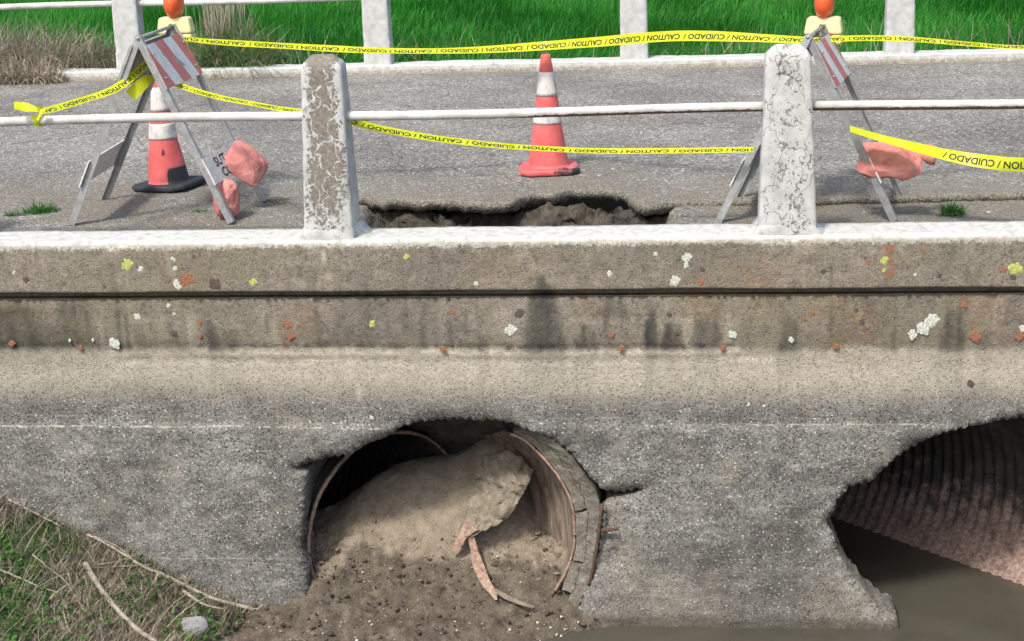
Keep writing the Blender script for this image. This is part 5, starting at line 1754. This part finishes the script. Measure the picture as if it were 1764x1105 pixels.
dry_clump(325, 450, 1900, 0.75, True, 'clump of dead and green grass spilling over the far kerb behind the striped board', 0.9, 0.6, 6.85)
dry_clump(10, 125, 1500, 0.34, True, 'low dark heap of dead grass on the road edge at far left', 0.0, 0.35, 6.62)
# tall dead reeds
c = onY(388, 120, 7.35)
t = empty('tall_dead_reeds', (c[0], 7.4, -0.1), 'tall thin dead reed stalks standing behind the lamp and striped board', 'reeds')
nb = 75
B = np.c_[RNG.normal(0, 0.13, nb), RNG.normal(0, 0.10, nb), np.zeros(nb)]
pr = blades(B, RNG.uniform(0.7, 1.5, nb), np.abs(RNG.normal(0.10, 0.08, nb)), RNG.uniform(0.012, 0.024, nb), RNG.uniform(0, 6.3, nb), np.clip(RNG.normal(0.7, 0.25, nb), 0, 1), 4)
obj('stalks', blade_mesh('stalks', [pr], MT['straw']), t)
# dead stalks mixed in the far grass
N = 4500
x = RNG.uniform(-12, 8, N); y = RNG.uniform(7.02, 10, N)
k = fbm(np.c_[x, y, 0 * x], 0.9, 3, 0.5, 8) > 0.0
x, y = x[k], y[k]; n = len(x)
obj('dry_stalks', blade_mesh('dry_stalks', [blades(np.c_[x, y, field_z(x, y)], RNG.uniform(0.2, 0.5, n), np.abs(RNG.normal(0.5, 0.3, n)), RNG.uniform(0.006, 0.011, n), RNG.uniform(0, 6.3, n), RNG.uniform(0, 1, n), 3)], MT['straw']),
    None, 'thin dry stalks scattered through the green field grass', 'grass', kind='stuff')

# weeds in the shoulder
def weed(px, py, wpx, nb, h, label):
    c = onZ(px, py, ROAD_Z - 0.01)
    r = wpx / 330.0
    t = empty('weed_tuft', c, label, 'weed', 'green weeds on the road shoulder')
    a = RNG.uniform(0, 6.3, nb); q = np.sqrt(RNG.uniform(0, 1, nb))
    B = np.c_[r * q * np.cos(a), 0.55 * r * q * np.sin(a), np.full(nb, -0.015)]
    pr = blades(B, h * RNG.uniform(0.35, 1, nb) * (1.1 - 0.5 * q), np.abs(RNG.normal(0.75, 0.35, nb)), RNG.uniform(0.004, 0.008, nb), RNG.uniform(0, 6.3, nb), RNG.uniform(0, 0.9, nb), 3)
    obj('leaves', blade_mesh('leaves', [pr], MT['weed']), t)
weed(72, 366, 36, 520, 0.13, 'largest green weed tuft on the shoulder, left of the left barricade')
weed(24, 372, 20, 180, 0.09, 'small green weed at the far left end of the shoulder')
weed(347, 366, 20, 160, 0.07, 'low sparse green weed beside the small sandbag')
weed(1642, 364, 22, 260, 0.12, 'green weed tuft right of the right barricade')

# grass and litter on the bank
def on_bank(px, py):
    """where a pixel's line of sight meets the bank"""
    D = ray(px, py)
    lo, hi = 5.0, 10.5
    for tt in np.linspace(5.5, 9.6, 400):
        p = CAM + D * tt
        if p[2] <= bank_z(np.array([p[0]]), np.array([p[1]]))[0] or p[1] > 0.0:
            return p
    return CAM + D * 9.0
def bank_pts(n, x0, x1, y0, y1):
    x = RNG.uniform(x0, x1, n); y = RNG.uniform(y0, y1, n)
    z = bank_z(x, y)
    k = z > WATER_Z + 0.02
    return x[k], y[k], z[k]
x, y, z = bank_pts(42000, -5.6, -2.2, -1.9, -0.01)
g = fbm(np.c_[x, y, 0 * x], 2.6, 3, 0.5, 6)
k = g > 0.10 + RNG.uniform(-0.05, 0.25, len(x)) + 0.25 * sstep(-2.6, -2.3, x)
x, y, z = x[k], y[k], z[k]; n = len(x)
obj('bank_grass', blade_mesh('bank_grass', [blades(np.c_[x, y, z - 0.01], RNG.uniform(0.03, 0.11, n), np.abs(RNG.normal(0.8, 0.4, n)), RNG.uniform(0.004, 0.009, n), clump_az(x, y, 3, 1.2), np.clip(RNG.normal(0.45, 0.25, n), 0, 1), 3)], MT['weed']),
    None, 'short green grass and weeds growing in patches on the bank', 'grass', kind='stuff')
x, y, z = bank_pts(52000, -5.6, -2.15, -1.9, -0.005)
g = fbm(np.c_[x, y, 0 * x], 2.6, 3, 0.5, 6)
k = g < 0.32 + RNG.uniform(-0.3, 0.3, len(x))
x, y, z = x[k], y[k], z[k]; n = len(x)
obj('dead_litter', blade_mesh('dead_litter', [blades(np.c_[x, y, z + 0.004], RNG.uniform(0.03, 0.15, n), RNG.uniform(0.9, 1.8, n), RNG.uniform(0.003, 0.008, n), RNG.uniform(0, 6.3, n), np.clip(RNG.normal(0.42, 0.3, n), 0, 1), 3, 0.15)], MT['straw']),
    None, 'matted dead stems and straw covering the bank', 'straw', kind='stuff')
# long straws
x, y, z = bank_pts(420, -6, -2.3, -1.6, -0.05); n = len(x)
obj('long_straw', blade_mesh('long_straw', [blades(np.c_[x, y, z + 0.02], RNG.uniform(0.15, 0.5, n), RNG.uniform(1.15, 1.7, n), RNG.uniform(0.004, 0.008, n), np.clip(RNG.normal(-0.6, 0.6, n), -2, 2), RNG.uniform(0.5, 1, n), 4, 0.15)], MT['straw']),
    None, 'long pale straws lying over the bank', 'straw', kind='stuff')
# round small leaves (ground cover) on the bank
def leaflets():
    x, y, z = bank_pts(9000, -5.5, -2.25, -1.6, -0.01)
    g = fbm(np.c_[x, y, 0 * x], 3.4, 3, 0.5, 16)
    k = g > 0.10
    x, y, z = x[k], y[k], z[k] + RNG.uniform(0.01, 0.05, k.sum()); n = len(x)
    r = RNG.uniform(0.007, 0.017, n); az = RNG.uniform(0, 6.3, n); tl = RNG.normal(0, 0.45, (n, 2))
    V = np.zeros((n, 5, 3))
    for kk in range(5):
        a = az + 2 * math.pi * kk / 5
        dx, dy = r * np.cos(a), r * np.sin(a)
        V[:, kk] = np.c_[x + dx, y + dy, z + dx * tl[:, 0] + dy * tl[:, 1]]
    F = (np.arange(n)[:, None] * 5 + np.arange(5)[None]).tolist()
    tone = np.repeat(np.clip(RNG.normal(0.6, 0.25, n), 0, 1), 5)
    obj('leaf_cover', mesh('leaf_cover', V.reshape(-1, 3), F, MT['weed'], False, {'tone': tone}), None, 'small round green leaves of ground cover on the bank', 'ground cover', kind='stuff')
leaflets()
# pebbles and clods on mud and shoulder
def clods(name, label, cat, pts, rmin, rmax, mat):
    ico = bmesh.new(); bmesh.ops.create_icosphere(ico, subdivisions=1, radius=1.0)
    bv = np.array([v.co[:] for v in ico.verts]); bf = np.array([[v.index for v in f.verts] for f in ico.faces]); ico.free()
    V = []; F = []
    for i, p in enumerate(pts):
        r = min(rmax * 1.6, rmin * (RNG.random() + 0.02) ** -0.62)
        s = r * np.array([RNG.uniform(.7, 1.3), RNG.uniform(.7, 1.3), RNG.uniform(.4, .8)])
        V.append(bv * s * (1 + RNG.uniform(-.2, .2, (len(bv), 1))) + p)
        F.append(bf + i * len(bv))
    obj(name, mesh(name, np.vstack(V), np.vstack(F).tolist(), mat, False), None, label, cat, kind='stuff')
ctrl = mud_ctrl()
def mud_spots(n, zlo, zhi):
    x = RNG.uniform(-2.6, -0.5, n); y = RNG.uniform(-0.32, 0.5, n)
    z = tps(ctrl, x, y)
    k = (z < zhi) & (z > zlo)
    return np.c_[x, y, z][k]
clods('dry_clods', 'pale dry clods crumbled along the edge of the mud cake', 'clods', mud_spots(1100, -1.97, -1.78), 0.003, 0.012, MT['torn'])
clods('mound_crumbs', 'tiny dry crumbs scattered over the mud mound', 'clods', mud_spots(1300, -1.85, -1.1), 0.002, 0.008, MT['torn'])
clods('wet_clods', 'dark wet clods on the foot of the mud', 'clods', mud_spots(1500, WATER_Z - 0.01, -1.85) - (0, 0, 0.002), 0.003, 0.010, MT['darkmud'])
clods('pale_pebbles', 'tiny pale pebbles and shells at the water line', 'pebbles', np.vstack([mud_spots(420, WATER_Z - 0.005, -2.08), mud_spots(70, -2.1, -1.8)]), 0.0025, 0.006, MT['chalk'])
x = RNG.uniform(-5, 4, 900); y = RNG.uniform(0.3, 2.6, 900)
k = (x < -2.0) | (x > -0.1) | (y > edge_y(x) + 0.05)
clods('road_gravel', 'loose gravel on the shoulder and road edge', 'gravel', np.c_[x, y, np.where(y < edge_y(x), ROAD_Z - 0.018 - 0.022 * (x > -0.2), ROAD_Z - 0.002)][k], 0.003, 0.009, MT['stone'])

# branches and sticks on the bank
def stick(px, r0, r1, label, lift=0.012, forks=(), name='branch', cat='branch'):
    P = np.array([on_bank(a, b) for a, b in px]); P[:, 2] += lift + 0.02; P[:, 1] -= 0.03
    Q = catmull(P, 26)
    t = empty(name, P[0], label, cat, 'dead sticks on the bank')
    Q = Q - P[0]
    nz = 0.006 * np.c_[fbm(Q, 14, 3, seed=1), fbm(Q, 14, 3, seed=2), fbm(Q, 14, 3, seed=3)]
    V, F = tube(Q + nz, np.linspace(r0, r1, 26), 8)
    V += (0.12 * r0) * np.c_[fbm(V, 60, 2, seed=4), fbm(V, 60, 2, seed=5), fbm(V, 60, 2, seed=6)]
    obj('stem', mesh('stem', V, F, MT['wood']), t)
    for fp, ra, rb in forks:
        G = np.array([on_bank(a, b) for a, b in fp]); G[:, 2] += lift + 0.02; G[:, 1] -= 0.035
        V, F = tube(catmull(G - P[0], 12), np.linspace(ra, rb, 12), 6)
        obj('twig', mesh('twig', V, F, MT['wood']), t)
stick([(151, 975), (165, 1000), (185, 1030), (215, 1065), (240, 1090), (275, 1112)], 0.016, 0.013, 'thick knobbly pale branch lying down the bank at bottom left')
stick([(155, 928), (205, 955), (255, 985), (300, 1004), (350, 1030), (400, 1048), (455, 1060)], 0.007, 0.012, 'long pale branch lying along the foot of the wall toward the mud', 0.02,
      [([(232, 968), (205, 975), (175, 980)], 0.005, 0.003), ([(165, 930), (200, 945), (222, 960), (232, 968)], 0.004, 0.003), ([(320, 1025), (355, 1048), (390, 1056)], 0.010, 0.005), ([(268, 980), (215, 983), (165, 985)], 0.004, 0.002)])
stick([(20, 866), (50, 882), (80, 897), (110, 912)], 0.007, 0.005, 'short stick against the wall at the top of the bank')
stick([(0, 985), (40, 1002), (80, 1018), (115, 1030)], 0.006, 0.003, 'thin dry stick at the left edge of the bank')
stick([(60, 960), (90, 985), (120, 1010), (150, 1060)], 0.004, 0.002, 'very thin curved stick beside the thick knobbly branch')
def rock(px, py, size, label, rz=0.3):
    p = on_bank(px, py)
    bm = bmesh.new(); bmesh.ops.create_icosphere(bm, subdivisions=3, radius=1.0)
    V = np.array([v.co[:] for v in bm.verts])
    V = np.sign(V) * np.abs(V) ** 0.8
    n = fbm(V, 1.3, 3, 0.5, 3)
    V = V * (1 + 0.25 * n[:, None]) * np.array(size)
    for v, c in zip(bm.verts, V): v.co = c
    o = obj('rock', bm_mesh('rock', bm, MT['stone'], True), None, label, 'rock')
    o.location = (p[0], p[1], p[2] + size[2] * 0.4)
    o.rotation_euler = (0.15, 0.1, rz)
rock(332, 1086, (0.085, 0.06, 0.05), 'flat pale grey stone on the bank at the bottom')
print('scene built')
